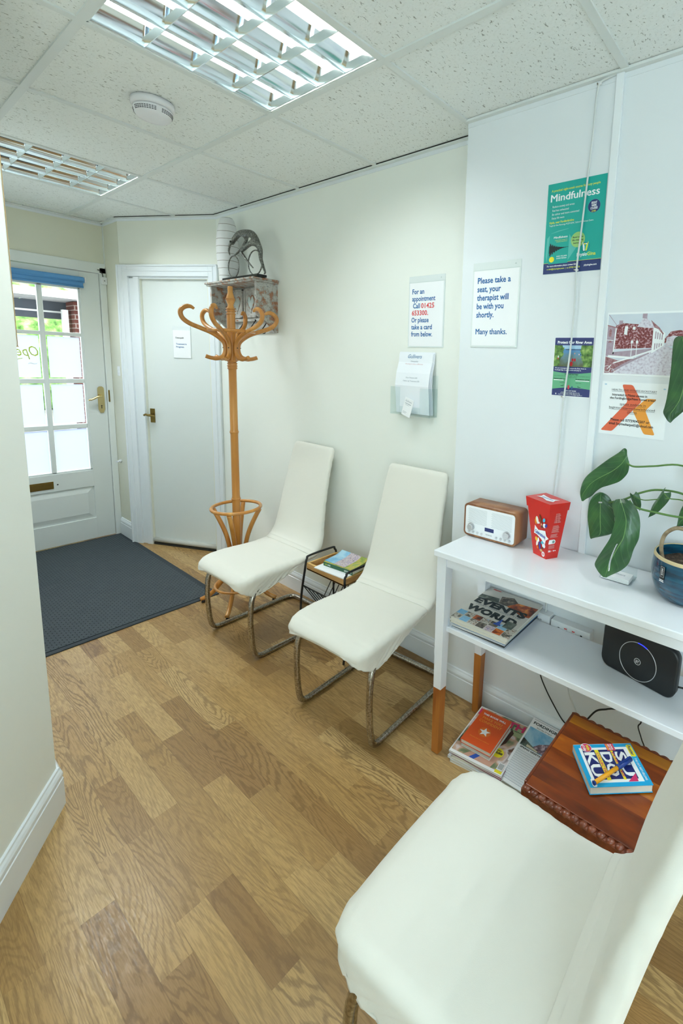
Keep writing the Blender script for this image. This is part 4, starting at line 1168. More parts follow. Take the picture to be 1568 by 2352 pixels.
    # one continuous bent tube
    half = [(.285, .08, .4175), (.280, .15, .4175), (.26, .177, .415), (.20, .184, .405), (.12, .187, .385), (.04, .190, .362), (-.005, .196, .348), (-.026, .201, .322), (-.036, .203, .28), (-.040, .203, .20), (-.036, .203, .12), (-.029, .203, .062), (-.018, .203, .030), (.008, .203, .0145), (.06, .203, .0125), (.30, .203, .0125), (.41, .203, .0125), (.452, .190, .0125), (.468, .150, .0125), (.470, .06, .0125)]
    path = smooth_path(half + [(x, -y, z) for x, y, z in reversed(half)], 5)
    m = MB(); m.tube(path, .0125, M_chrome, 14); m.build('tube_frame', root)
    return root


chairs = [((.020, .417, 0), .5, 'white covered cantilever chair beside the coat stand, furthest of the three'),
          ((-.008, -.408, 0), 3.5, 'white covered cantilever chair between the small tray table and the console table'),
          ((-.450, -1.272, 0), -89.0, 'white covered chair in the foreground, seat seen from above')]
for i, (loc, rz, lb) in enumerate(chairs):
    c = make_chair(i * 1.7 + .3, .040 if i == 2 else 0); c.location = loc; c.rotation_euler = (0, 0, math.radians(rz)); c.scale = (1.055,) * 3 if i == 2 else (1, 1, 1); tag(c, lb, 'chair', 'white covered cantilever chairs')

# ================================================================== TRAY TABLE between the chairs
TT = empty('magazine_side_table', (.362, .030, 0)); tag(TT, 'small wooden tray side table with black wire legs and magazine rack between two chairs', 'side table')
hx, hy = .094, .145
m = MB()
m.rbox(-hx, hx, -hy, hy, .386, .392, M_mango)
for a, b, c, d in ((-hx, -hx + .011, -hy, hy), (hx - .011, hx, -hy, hy), (-hx + .011, hx - .011, -hy, -hy + .011), (-hx + .011, hx - .011, hy - .011, hy)):
    m.rbox(a, b, c, d, .385, .4195, M_mango); m.rbox(a, b, c, d, .4195, .4205, M_mangotop)
m.build('tray', TT)
for s_ in (1, -1):
    m = MB(); ye = s_ * (hy + .006)
    m.tube(smooth_path([(-.115, s_ * .166, .005), (-.105, ye + s_ * .03, .20), (-.098, ye, .40), (-.088, ye, .440), (-.070, ye, .452), (.070, ye, .452), (.088, ye, .440), (.098, ye, .40), (.105, ye + s_ * .03, .20), (.112, s_ * .166, .005)], 6), .0056, M_black, 10)
    m.build('leg_frame', TT)
m = MB()
for s_ in (1, -1):
    m.tube([(s_ * .100, -.175, .292), (s_ * .100, .175, .292)], .0038, M_black, 8)
m.tube([(0, -.165, .17), (0, .165, .17)], .0038, M_black, 8)
for k in range(11):
    y = -.165 + .033 * k; m.tube([(-.100, y, .292), (-.02, y, .172), (.02, y, .172), (.100, y, .292)], .0024, M_black, 6)
m.build('wire_rack', TT)
M_page = mat('page_edges', '#dcd8cc', .85, bump=(300, .3))
M_green = mat('guide_green', '#1f5a3d', .45)


def scene_print(name, stops, scale, detail=4.0, rough=.4):
    k = NT(name, rough); n = k.n('TexNoise', Scale=scale, Detail=detail, Roughness=.6, Distortion=.4); k.l(k.tc.outputs['Object'], n.inputs['Vector'])
    k.l(k.ramp(n.outputs[0], stops), k.b.inputs['Base Color']); return k.m


M_hill = scene_print('print_hillside', [(.35, '#6f8a3c'), (.48, '#a8b04f'), (.56, '#c9b25a'), (.66, '#8aa860')], 22)
M_skyb = scene_print('print_blue_sky', [(.35, '#4f9fce'), (.6, '#a9cfe2')], 12)
M_town = scene_print('print_town', [(.35, '#7d6c86'), (.5, '#d8c9c8'), (.62, '#9c8fb0')], 90)


def book(name, label, cat, loc, yaw, w_, h_, t_, cover, art=None, group=None, spine=None, tilt=None):
    """local x = reading direction, y = towards the head of the page; spine on the left"""
    B = empty(name, loc, yaw)
    if tilt: B.rotation_euler = (tilt[0], tilt[1], yaw)
    tag(B, label, cat, group)
    m = MB(); m.rbox(-w_ / 2 + .002, w_ / 2 - .002, -h_ / 2 + .002, h_ / 2 - .002, .0008, t_ - .0008, M_page); m.build('pages', B)
    m = MB(); m.rbox(-w_ / 2, w_ / 2, -h_ / 2, h_ / 2, t_ - .0009, t_, cover); m.rbox(-w_ / 2, w_ / 2, -h_ / 2, h_ / 2, 0, .0009, cover); m.rbox(-w_ / 2 - .0008, -w_ / 2, -h_ / 2, h_ / 2, 0, t_, spine or cover)
    if art:
        m.T = Matrix.Translation((-w_ / 2, -h_ / 2, t_)); art(m); m.T = Matrix.Identity(4)
    m.build('cover', B, normals=False)
    return B


# yaw: reading direction -Y, head towards the wall
YW = -PI / 2
o = book('magazine', 'thin white magazine under the green guidebook on the tray table', 'magazine', (.355, .0, .4206), YW + .06, .205, .188, .004, M_paper)
GB = book('guide_book', 'thick green spined guidebook lying on the tray table', 'book', (.372, -.010, .4248), YW + .10, .195, .125, .020, M_hill)
m = MB(); m.T = Matrix(((1, 0, 0, -.0975), (0, 0, -1, -.0633), (0, 1, 0, .0), (0, 0, 0, 1)))
m.rbox(0, .195, 0, .020, -.0004, .0004, M_green);
m.text('LOST', .010, .006, .010, M_lime, .0006, width=.016, bold=.02); m.text('LANES', .028, .006, .010, M_pwhite, .0006, width=.020, bold=.02); m.text('JACK THURSTON', .140, .006, .010, M_pwhite, .0006, width=.048, bold=.02)
m.build('printed_spine', GB, normals=False)
m = MB()
pf = [(-.055, .0), (-.02, .002), (.02, .004), (.045, .010), (.062, .018)]
for a, b, mt in ((-.095, -.03, M_skyb), (-.03, .045, M_town), (.045, .095, M_hill)):
    m.loft([[(a, y, z) for y, z in pf] + [(a, y, z - .001) for y, z in reversed(pf)], [(b, y, z) for y, z in pf] + [(b, y, z - .001) for y, z in reversed(pf)]], mt, smooth=False)
o = m.build('leaflet', loc=(.372, -.005, .4465), rot=(0, 0, YW + .06)); tag(o, 'curled landscape leaflet lying on top of the green guidebook', 'leaflet')

# ================================================================== CONSOLE TABLE
CT = empty('console_table', (.27, -1.355, 0)); tag(CT, 'white console table with lower shelf and wood dipped legs against the wall', 'console table')
x0, x1, ya, yb = .105 - .27, .437 - .27, -1.93 + 1.355, -.778 + 1.355
m = MB(); m.rbox(x0, x1, ya, yb, .782, .804, M_white, .003); m.build('top', CT)
m = MB(); m.rbox(x0 + .018, x0 + .034, ya + .03, yb - .03, .747, .782, M_white); m.rbox(x1 - .034, x1 - .018, ya + .03, yb - .03, .747, .782, M_white)
m.rbox(x0 + .03, x1 - .03, yb - .028, yb - .012, .747, .782, M_white); m.rbox(x0 + .03, x1 - .03, ya + .012, ya + .028, .747, .782, M_white); m.build('apron', CT)
m = MB(); m.rbox(x0 + .034, x1 - .040, ya + .018, yb - .018, .495, .515, M_white, .002); m.build('shelf', CT)
for lx in (x0 + .012, x1 - .012 - .040):
    for ly, sg in ((yb - .008 - .040, 1), (ya + .008, -1)):
        m = MB(); cx, cy = lx + .02, ly + .02; oy = sg * .006
        top_ = [(cx - .02, cy - .02, .782), (cx + .02, cy - .02, .782), (cx + .02, cy + .02, .782), (cx - .02, cy + .02, .782)]
        mid = [(cx - .0165, cy - .0165 + oy * .6, .271), (cx + .0165, cy - .0165 + oy * .6, .271), (cx + .0165, cy + .0165 + oy * .6, .271), (cx - .0165, cy + .0165 + oy * .6, .271)]
        bot = [(cx - .0145, cy - .0145 + oy, .004), (cx + .0145, cy - .0145 + oy, .004), (cx + .0145, cy + .0145 + oy, .004), (cx - .0145, cy + .0145 + oy, .004)]
        m.loft([top_, mid], M_white, smooth=False); lg = m.build('leg', CT)
        m = MB(); m.loft([mid, bot], M_legw, smooth=False); m.tube([(cx, cy + oy, 0), (cx, cy + oy, .005)], .010, M_black, 10); d_ = m.build('wood_tip', lg); d_['label'] = 'natural wood lower end of the leg'

# radio
yaw = .045
RM = frame((.2975, -.768, .804), (yaw, -1, 0), (0, 0, 1))
R_ = empty('radio', M=RM); tag(R_, 'retro walnut cased radio with white front on the console table', 'radio')
m = MB(); w_, h_, d_ = .222, .128, .092
pf = rrect(0, w_, .004, h_, .016, 6)
m.loft([[(x, y, -.0) for x, y in pf], [(x, y, -d_) for x, y in pf]], M_walnut, smooth=True)
m.rbox(.02, .04, 0, .005, -.07, -.02, M_black); m.rbox(w_ - .04, w_ - .02, 0, .005, -.07, -.02, M_black)
m.build('case', R_)
m = MB(); pf = rrect(.007, w_ - .007, .011, h_ - .007, .011, 6); m.prism(pf, -.001, .001, mat('radio_front', '#f3f5f7', .4))
M_grl = mat('grille_slot', '#c3c9cd', .6)
for k_ in range(14):
    y = .056 + k_ * .0042
    for a, b in ((.018, .100), (.118, .204)):
        m.rbox(a + (.004 if k_ % 2 else 0), b, y, y + .0011, .001, .0012, M_grl)
m.text('Sandstrom', .111, .022, .0065, M_ink, .0013, align='CENTER', width=.026)
m.build('front_panel', R_)
m = MB(); m.rbox(.093, .131, .036, .050, .0008, .0016, mat('lcd_blue', '#27356f', .15)); m.build('display', R_)
for kx, ky in ((.034, .041), (.186, .041)):
    m = MB(); m.tube([(kx, ky, .001), (kx, ky, .004)], .0145, M_silver, 28); m.tube([(kx, ky, .004), (kx, ky, .016)], [.0115, .0105], M_silver, 28); m.build('knob', R_)
for kx in (.026, .044, .062, .080, .143, .161, .179, .197):
    m = MB(); m.tube([(kx, .022, .001), (kx, .022, .004)], .0042, M_silver, 14); m.rbox(kx - .004, kx + .004, .0145, .0155, .001, .0012, M_grl); m.build('button', R_)

# sweets carton
M_red = mat('carton_red', '#cf2a22', .28); M_red2 = mat('carton_dark_red', '#a31f1e', .3)
CN = empty('sweets_carton', (.33, -1.095, .804)); tag(CN, 'tall tapered red chocolate carton on the console table beside the radio', 'carton')
off = Vector((.33, -1.095, .804))
bt = [Vector(p) - off for p in ((.318, -1.056, .804), (.296, -1.115, .804), (.338, -1.138, .804), (.360, -1.080, .804))]
tp = [Vector(p) - off for p in ((.324, -1.020, .972), (.297, -1.117, .972), (.371, -1.150, .972), (.402, -1.052, .972))]
tp2 = [Vector(p) - off for p in ((.321, -1.012, 1.002), (.293, -1.119, .998), (.374, -1.157, .998), (.410, -1.046, 1.002))]
tl = [Vector(p) - off for p in ((.322, -1.017, .969), (.2945, -1.118, .969), (.373, -1.153, .969), (.405, -1.050, .969))]
m = MB(); m.loft([bt, tp], M_red, smooth=False); m.build('body', CN)
m = MB(); m.loft([tl, tp2], M_red, smooth=False)
# banner on the lid
u = (tp2[1] - tp2[0]); L_ = u.length; m.T = frame(tp2[0] + Vector((0, 0, .0)), u, (tp2[3] - tp2[0]))
m.poly([(.022, .030, .0012), (.045, .036, .0012), (.075, .022, .0012), (.098, .030, .0012), (.092, .048, .0012), (.098, .066, .0012), (.07, .052, .0012), (.045, .058, .0012), (.024, .066, .0012), (.030, .048, .0012)], M_pwhite)
M_blu = mat('print_blue', '#2d57b5', .4)
m.text('Celebrations', .062, .040, .012, M_blu, .0018, align='CENTER', width=.05, bold=.02, shear=.2)
m.build('lid', CN)
m = MB()
# front-left face art (kept clear of the face by 0.4 mm)
u = bt[1] - bt[0]; wB = u.length; wT = (tp[1] - tp[0]).length; v = ((tp[0] + tp[1]) / 2 - (bt[0] + bt[1]) / 2); hF = v.length
F = frame((bt[0] + bt[1]) / 2 , u, v); m.T = F; zf = -.0006 if (F.col[2].xyz.dot(Vector((-1, 0, 0))) < 0) else .0006
q_ = 1 if zf > 0 else -1
m.poly([(-.040, .092, zf), (-.034, .107, zf), (-.012, .092, zf), (.022, .098, zf), (.028, .082, zf), (.040, .076, zf), (.027, .066, zf), (.024, .050, zf), (.004, .064, zf), (-.018, .074, zf), (-.036, .075, zf)], M_pwhite)
m.text('Celebrations', -.003, .075, .016, M_blu, zf * 1.6, align='CENTER', width=.052, bold=.03, rot=-.18)
m.text('(', .022, .068, .018, M_inkred, zf * 1.6, align='CENTER', mirror=True)
rb = random.Random(4)
cols = ['#f4c531', '#f7f3ea', '#7a3b1c', '#3fb6d8', '#f1f4fb', '#2f3f9f', '#d7b27a', '#ef8f1d', '#5c3420', '#ffffff']
for i_, (cx, cy, rx, ry_, ang) in enumerate([(-.030, .128, .004, .011, .5), (-.020, .125, .006, .014, .3), (-.003, .133, .005, .017, .4), (.014, .133, .006, .008, -.4), (.018, .115, .008, .008, -.5), (.026, .117, .005, .008, -.6), (.002, .114, .003, .006, .2), (-.028, .117, .004, .009, .4), (.005, .108, .005, .005, .8), (-.010, .118, .003, .004, 0),
                                           (-.020, .058, .006, .008, .2), (-.014, .045, .005, .012, -.2), (.002, .050, .005, .004, .5), (.012, .052, .006, .007, .6), (.020, .044, .008, .008, -.3), (.000, .038, .005, .016, .15), (.008, .024, .007, .005, 0), (-.012, .030, .003, .006, .5), (.016, .035, .005, .004, -.3), (-.008, .058, .004, .008, .3)]):
    c_, s_ = math.cos(ang), math.sin(ang); mt = mat('wrap_' + cols[i_ % 10][1:], cols[i_ % 10], .3)
    m.disc((cx * .95, cy, zf * (1.2 + .05 * i_)), rx, mt, 9, (c_, s_, 0), (-s_, c_, 0), ry=ry_)
m.disc((.018, .014, zf), .0075, M_pwhite, 20, ry=.009); m.disc((.018, .014, zf * 1.5), .005, mat('print_pink', '#e0a0a0', .4), 16)
# right face: small print
u = bt[2] - bt[1]; v = ((tp[1] + tp[2]) / 2 - (bt[1] + bt[2]) / 2); F = frame((bt[1] + bt[2]) / 2, u, v); m.T = F
zf = -.0006 if (F.col[2].xyz.dot(Vector((0, -1, 0))) < 0) else .0006
M_sp = mat('print_pale_pink', '#d89a98', .4)
m.rbox(-.022, .028, .1255, .1265, min(zf, 0), max(zf, 0), M_sp)
for y_ in range(9): m.rbox(-.022, .028 - (y_ % 3) * .002, .127 + y_ * .0036, .1285 + y_ * .0036, min(zf, 0), max(zf, 0), M_sp)
m.rbox(.004, .005, .1255, .158, min(zf, 0) * 1.3, max(zf, 0) * 1.3, M_red2); m.rbox(.014, .015, .1255, .158, min(zf, 0) * 1.3, max(zf, 0) * 1.3, M_red2)
for y_ in range(8): m.rbox(-.022, .024 - (y_ * 7 % 5) * .001, .092 + y_ * .0032, .0934 + y_ * .0032, min(zf, 0), max(zf, 0), M_sp)
for y_ in range(4): m.rbox(-.021, .020 - (y_ * 3 % 4) * .002, .075 + y_ * .0032, .0764 + y_ * .0032, min(zf, 0), max(zf, 0), M_sp)
for y_ in range(5): m.rbox(-.016, .008, .036 + y_ * .0027, .0371 + y_ * .0027, min(zf, 0), max(zf, 0), M_sp)
m.rbox(-.017, .004, .052, .067, min(zf, 0), max(zf, 0), M_pwhite); m.disc((.004, .0595, zf), .0075, M_pwhite, 18); m.disc((.003, .0595, zf * 1.8), .0052, mat('print_greygreen', '#7d9a92', .4), 16)
m.text('388 g', -.017, .024, .009, M_pwhite, zf, width=.014, bold=.03); m.disc((.005, .027, zf), .0026, M_pwhite, 12); m.disc((.012, .027, zf), .0022, M_pwhite, 12)
m.build('printed_artwork', CN, normals=False)

# business cards on the table
BC = empty('card_stack', (.325, -1.352, .804), YW + .02); tag(BC, 'small stack of white business cards in a clear stand under the monstera leaf', 'business cards')
m = MB(); m.rbox(-.048, .048, -.040, .034, 0, .003, M_clear); m.rbox(-.048, .048, .031, .034, 0, .03, M_clear); m.build('stand', BC)
m = MB()
for k_ in range(7): m.rbox(-.0425 + (k_ % 3) * .0006, .0425 + (k_ % 2) * .0008, -.042 + (k_ % 2) * .0012, .013, .003 + k_ * .0019, .0046 + k_ * .0019, M_paper)
m.text('Gullivers', 0, -.018, .018, mat('ink_grey'), .0166, align='CENTER', width=.05, shear=.35)
m.build('cards', BC)

# ================================================================== PLANT
k = NT('glazed_teal', .12); sp = k.n('SeparateXYZ'); k.l(k.tc.outputs['Object'], sp.inputs[0])
nn = k.n('TexNoise', Scale=1.0, Detail=3.0); mp = k.n('Mapping'); mp.inputs['Scale'].default_value = (12, 12, 90); k.l(k.tc.outputs['Object'], mp.inputs['Vector']); k.l(mp.outputs[0], nn.inputs['Vector'])
k.l(k.ramp(nn.outputs[0], [(.3, '#062b40'), (.5, '#07455f'), (.7, '#1c5b75')]), k.b.inputs['Base Color']); k.bump(nn.outputs[0], .25, .002); k.b.inputs['Coat Weight'].default_value = .6
M_teal_g = k.m
M_rim = mat('raw_clay_rim', '#cdbb92', .8)
M_soil = patchy_mat('potting_soil', [(.35, '#17120e'), (.5, '#3a2d22'), (.62, '#5c4a3c'), (.72, '#8a7c6c')], 70, .95)
PC = Vector((.320, -1.545, .804))
PL = empty('potted_plant', PC); tag(PL, 'large leaved monstera plant in a glazed teal pot on the console table', 'plant')
m = MB(); m.lathe([(0, 0), (.062, 0), (.070, .006), (.084, .024), (.0935, .050), (.0965, .075), (.0955, .10), (.093, .121)], M_teal_g, n=56, cap=False)
m.lathe([(.093, .121), (.0925, .128), (.0905, .131), (.087, .129)], M_rim, n=56, cap=False); m.lathe([(.087, .129), (.086, .11), (.085, .09)], M_teal_g, n=56, cap=False); m.build('pot', PL, normals=False)
m = MB(); lp = []
for r in range(9):
    rr = .086 * r / 8; lp.append([(rr * math.cos(2 * PI * j / 40), rr * math.sin(2 * PI * j / 40), .098 + .008 * noise.noise((rr * 60 * math.cos(2 * PI * j / 40), rr * 60 * math.sin(2 * PI * j / 40), 0))) for j in range(40)])
m.loft(lp[1:], M_soil, cap=True); m.build('soil', PL)
ta = math.atan2(-.9 * .0 + .045, -.085)
m = MB(); tg = frame((.0965 * math.cos(2.62), .0965 * math.sin(2.62), .080), (-math.sin(2.62), math.cos(2.62), 0), (0, 0, 1)); m.T = Matrix.Translation((0, 0, 0)) @ tg
sgn = 1 if tg.col[2].xyz.dot(Vector((math.cos(2.62), math.sin(2.62), 0))) > 0 else -1
if sgn < 0: m.T = tg @ Matrix.Rotation(PI, 4, 'Y')
m.rbox(-.008, .008, -.008, .030, .0005, .0015, M_black)
for a, b, c_, d_ in ((-.006, -.0054, -.002, .028), (.0054, .006, -.002, .028), (-.006, .006, .0274, .028), (-.006, .006, -.002, -.0014)): m.rbox(a, b, c_, d_, .0015, .0018, M_grl)
m.text('BYON', .0022, .004, .007, M_pwhite, .0020, width=.019, bold=.02, rot=PI / 2); m.rbox(-.008, .006, -.0115, -.0095, .0015, .0018, M_pwhite); m.rbox(-.008, .007, -.0155, -.0135, .0015, .0018, M_pwhite)
m.build('pot_tag', PL)


def leaf_mat():
    k = NT('monstera_leaf', .38)
    uv = k.n('TexCoord'); sp = k.n('SeparateXYZ'); k.l(k.tc.outputs['UV'], sp.inputs[0])
    a = k.math('ABSOLUTE', k.math('SUBTRACT', sp.outputs[0], .5))
    rib = k.math('LESS_THAN', a, .012)
    veins = k.math('SINE', k.math('MULTIPLY', k.math('SUBTRACT', sp.outputs[1], k.math('MULTIPLY', a, .55)), 55.0))
    vm = k.math('GREATER_THAN', veins, .965)
    n = k.n('TexNoise', Scale=14.0, Detail=2.0); k.l(k.tc.outputs['Object'], n.inputs['Vector'])
    c = k.ramp(n.outputs[0], [(.3, '#1d4426'), (.55, '#2b5a2e'), (.75, '#3f6e33')])
    c = k.mix(k.math('MULTIPLY', vm, .16), c, lin('#6d9a58')); c = k.mix(k.math('MULTIPLY', rib, .7), c, lin('#7fa763'))
    k.l(c, k.b.inputs['Base Color']); k.b.inputs['Specular IOR Level'].default_value = .5
    k.b.inputs['Coat Weight'].default_value = .15
    k.bump(k.math('ADD', k.math('MULTIPLY', veins, .5), n.outputs[0]), .2, .002)
    return k.m


M_lf = leaf_mat(); M_stem = mat('plant_stem', '#55793c', .5)


def leaf(base, tip, width, facing, droop=.02, fold=.15, wave=.006, hole=None, lobes=.12, skew=0.0, ex=.62, pw=.75):
    """base, tip in world; facing = rough normal"""
    base, tip = Vector(base), Vector(tip); ax = tip - base; L_ = ax.length; ax.normalize()
    nr = Vector(facing); nr = (nr - ax * nr.dot(ax)).normalized(); sd_ = ax.cross(nr)
    NU, NV = 18, 26
    bm = bmesh.new(); uvl = bm.loops.layers.uv.new('UVMap'); grid = []
    for j in range(NV + 1):
        t = j / NV
        # heart shaped outline
        wv = (math.sin(PI * min(1, (t * .96 + .04)) ** ex) ** pw) * (1 - .15 * t)
        row = []
        for i in range(NU + 1):
            s_ = i / NU * 2 - 1; x = s_ * wv * width / 2
            back = -lobes * L_ * (abs(s_) ** 1.5) * max(0, 1 - t * 3.0) * 1.2
            z = -fold * abs(x) - droop * (t ** 2) * 2 - droop * .8 * abs(s_) ** 2 * wv + wave * math.sin(t * 9 + s_ * 2.0 + skew * 5) * abs(s_)
            p = base + ax * (t * L_ + back) + sd_ * (x + skew * t * (1 - t) * width) + nr * z
            row.append(bm.verts.new(p - PC))
        grid.append(row)
    for j in range(NV):
        for i in range(NU):
            if hole and hole[0] <= (i + .5) / NU <= hole[1] and hole[2] <= (j + .5) / NV <= hole[3]: continue
            f = bm.faces.new((grid[j][i], grid[j][i + 1], grid[j + 1][i + 1], grid[j + 1][i])); f.smooth = True
            for lp_, (a, b) in zip(f.loops, ((i, j), (i + 1, j), (i + 1, j + 1), (i, j + 1))): lp_[uvl].uv = (a / NU, b / NV)
    bmesh.ops.remove_doubles(bm, verts=bm.verts, dist=.0003)
    me = bpy.data.meshes.new('leaf'); bm.to_mesh(me); bm.free(); me.materials.append(M_lf)
    o = bpy.data.objects.new('leaf', me); COL.objects.link(o); o.parent = PL
    sm = o.modifiers.new('thick', 'SOLIDIFY'); sm.thickness = .0007
    return o




def leaf_rows(rows, cup=.10, wave=.004, hole=None, flip=1, NU=18, sub=4):
    """leaf blade through measured left/right margins"""
    Lf = smooth_path([a for a, b in rows], sub); Rt = smooth_path([b for a, b in rows], sub)
    NV = len(Lf) - 1
    bm = bmesh.new(); uvl = bm.loops.layers.uv.new('UVMap'); grid = []
    ax = ((Lf[-1] + Rt[-1]) / 2 - (Lf[0] + Rt[0]) / 2).normalized()
    nr = ax.cross(Rt[NV // 2] - Lf[NV // 2]).normalized()
    if nr.x > 0: nr = -nr
    for j in range(NV + 1):
        row = []; wd = (Rt[j] - Lf[j]).length
        for i in range(NU + 1):
            q = i / NU; s_ = q * 2 - 1
            off = cup * wd * (1 - abs(s_) ** 1.4) * flip + wave * math.sin(j / NV * 10 + s_ * 2) * abs(s_)
            row.append(bm.verts.new(Lf[j].lerp(Rt[j], q) + nr * off - PC))
        grid.append(row)
    for j in range(NV):
        for i in range(NU):
            if hole and hole[0] + (hole[4] if len(hole) > 4 else 0) * (j / NV - hole[2]) <= (i + .5) / NU <= hole[1] + (hole[4] if len(hole) > 4 else 0) * (j / NV - hole[2]) and hole[2] <= (j + .5) / NV <= hole[3]: continue
            f = bm.faces.new((grid[j][i], grid[j][i + 1], grid[j + 1][i + 1], grid[j + 1][i])); f.smooth = True
            for lp_, (a, b) in zip(f.loops, ((i, j), (i + 1, j), (i + 1, j + 1), (i, j + 1))): lp_[uvl].uv = (a / NU, b / NV)
    me = bpy.data.meshes.new('leaf'); bm.to_mesh(me); bm.free(); me.materials.append(M_lf)
    o = bpy.data.objects.new('leaf', me); COL.objects.link(o); o.parent = PL
    sm = o.modifiers.new('thick', 'SOLIDIFY'); sm.thickness = .0007
    return o


leaf_rows([((.335, -1.338, 1.21), (.335, -1.35, 1.176)), ((.336, -1.329, 1.214), (.336, -1.35, 1.156)), ((.337, -1.314, 1.198), (.337, -1.344, 1.134)), ((.338, -1.288, 1.176), (.338, -1.324, 1.108)), ((.339, -1.262, 1.152), (.339, -1.295, 1.091)), ((.341, -1.238, 1.129), (.341, -1.272, 1.079)), ((.342, -1.218, 1.108), (.342, -1.254, 1.063)), ((.343, -1.205, 1.084), (.343, -1.238, 1.043)), ((.344, -1.20, 1.049), (.344, -1.218, 1.027)), ((.345, -1.207, 1.02), (.345, -1.21, 1.018))], .16)
leaf_rows([((.385, -1.249, 1.049), (.385, -1.26, 1.051)), ((.384, -1.235, 1.039), (.384, -1.276, 1.044)), ((.382, -1.224, 1.019), (.382, -1.29, 1.03)), ((.381, -1.219, .992), (.381, -1.301, 1.009)), ((.379, -1.218, .954), (.379, -1.309, .975)), ((.378, -1.225, .918), (.378, -1.311, .939)), ((.376, -1.232, .898), (.376, -1.298, .918)), ((.375, -1.238, .888), (.375, -1.245, .892))], .08, hole=(.42, .58, .32, .345), NU=48, sub=14)
leaf_rows([((.30, -1.328, 1.059), (.30, -1.361, 1.067)), ((.293, -1.321, 1.044), (.293, -1.388, 1.055)), ((.286, -1.33, 1.024), (.286, -1.403, 1.034)), ((.279, -1.341, 1.001), (.279, -1.411, 1.01)), ((.272, -1.34, .97), (.272, -1.415, .987)), ((.265, -1.334, .943), (.265, -1.417, .962)), ((.257, -1.319, .911), (.257, -1.41, .933)), ((.25, -1.305, .881), (.25, -1.406, .907)), ((.243, -1.30, .86), (.243, -1.399, .887)), ((.236, -1.312, .848), (.236, -1.382, .867)), ((.229, -1.328, .84), (.229, -1.36, .85)), ((.222, -1.34, .837), (.222, -1.346, .838))], .13, .006, hole=(.37, .42, .50, .84, .55), NU=80, sub=12)
leaf_rows([((.27, -1.464, 1.55), (.27, -1.484, 1.548)), ((.268, -1.455, 1.54), (.268, -1.505, 1.529)), ((.265, -1.456, 1.504), (.265, -1.52, 1.495)), ((.262, -1.458, 1.457), (.262, -1.533, 1.45)), ((.26, -1.455, 1.388), (.26, -1.531, 1.398)), ((.258, -1.451, 1.357), (.258, -1.511, 1.362)), ((.255, -1.45, 1.341), (.255, -1.492, 1.34)), ((.252, -1.463, 1.323), (.252, -1.478, 1.325)), ((.25, -1.471, 1.316), (.25, -1.473, 1.316))], .12)
leaf((.330, -1.458, 1.100), (.330, -1.414, 1.016), .040, (-.8, .3, .5), .006, .5, .002)
leaf((.345, -1.368, 1.072), (.350, -1.388, 1.022), .032, (-.8, .3, .5), .004, .3, .002)
leaf((.330, -1.560, 1.220), (.290, -1.510, 1.150), .090, (-.6, .4, .6), .01, .3, .003)
leaf((.330, -1.570, 1.110), (.300, -1.500, 1.022), .085, (-.8, .2, .5), .01, .2, .003)
leaf((.300, -1.320, 1.03), (.345, -1.318, 1.008), .03, (-.3, .1, -.9), .003, .2, .002)
crown = (.325, -1.620, 1.06)
stems = [([(.330, -1.345, 1.172), (.330, -1.366, 1.164), (.330, -1.421, 1.174), (.330, -1.50, 1.188), (.33, -1.58, 1.15), crown], .0028, M_stem),
         ([(.300, -1.370, 1.064), (.300, -1.394, 1.047), (.300, -1.454, 1.044), (.302, -1.507, 1.044), (.31, -1.57, 1.05), crown], .0032, M_stem),
         ([(.382, -1.285, 1.022), (.365, -1.338, 1.048), (.360, -1.385, 1.079), (.360, -1.434, 1.098), (.35, -1.504, 1.102), (.335, -1.57, 1.08), crown], .0032, M_stem),
         ([(.330, -1.459, 1.098), (.330, -1.475, 1.086), (.330, -1.512, 1.087), (.328, -1.57, 1.07), crown], .0018, M_stem),
         ([(.345, -1.368, 1.070), (.342, -1.40, 1.063), (.335, -1.44, 1.075), (.330, -1.475, 1.086)], .0016, M_stem),
         ([(.268, -1.475, 1.546), (.285, -1.56, 1.45), (.31, -1.61, 1.25), crown], .0035, M_stem),
         ([(.330, -1.560, 1.22), (.33, -1.60, 1.15), crown], .0028, M_stem), ([(.330, -1.570, 1.11), (.33, -1.60, 1.09), crown], .0028, M_stem),
         ([(.292, -1.486, .900), (.296, -1.474, .945), (.298, -1.480, .985), (.300, -1.505, 1.010), (.305, -1.535, 1.013), (.315, -1.58, 1.03), crown], .0058, M_bark)]
for pts, r, mt in stems:
    m = MB(); m.tube([p - PC for p in smooth_path(pts, 6)], r, mt, 10); m.build('woody_stem' if mt is M_bark else 'stem', PL)

# ================================================================== SHELF: MAGAZINES, ROUTER
M_mono = scene_print('print_collage', [(.32, '#2f2f2c'), (.45, '#7b7468'), (.52, '#d8d4ca'), (.6, '#8a6a50'), (.7, '#b0c3cf')], 45, 3)
M_fire = scene_print('print_orange_sky', [(.35, '#3a1c12'), (.5, '#b04a18'), (.65, '#f09a3a')], 26)
M_rock = scene_print('print_grey_rock', [(.35, '#2a2723'), (.55, '#6b6258'), (.7, '#a89c8a')], 60)
M_sea = scene_print('print_dark_sea', [(.35, '#27302c'), (.55, '#56635c'), (.7, '#8a958c')], 30)
M_mgrey = mat('magazine_grey', '#cfcdc6', .5)


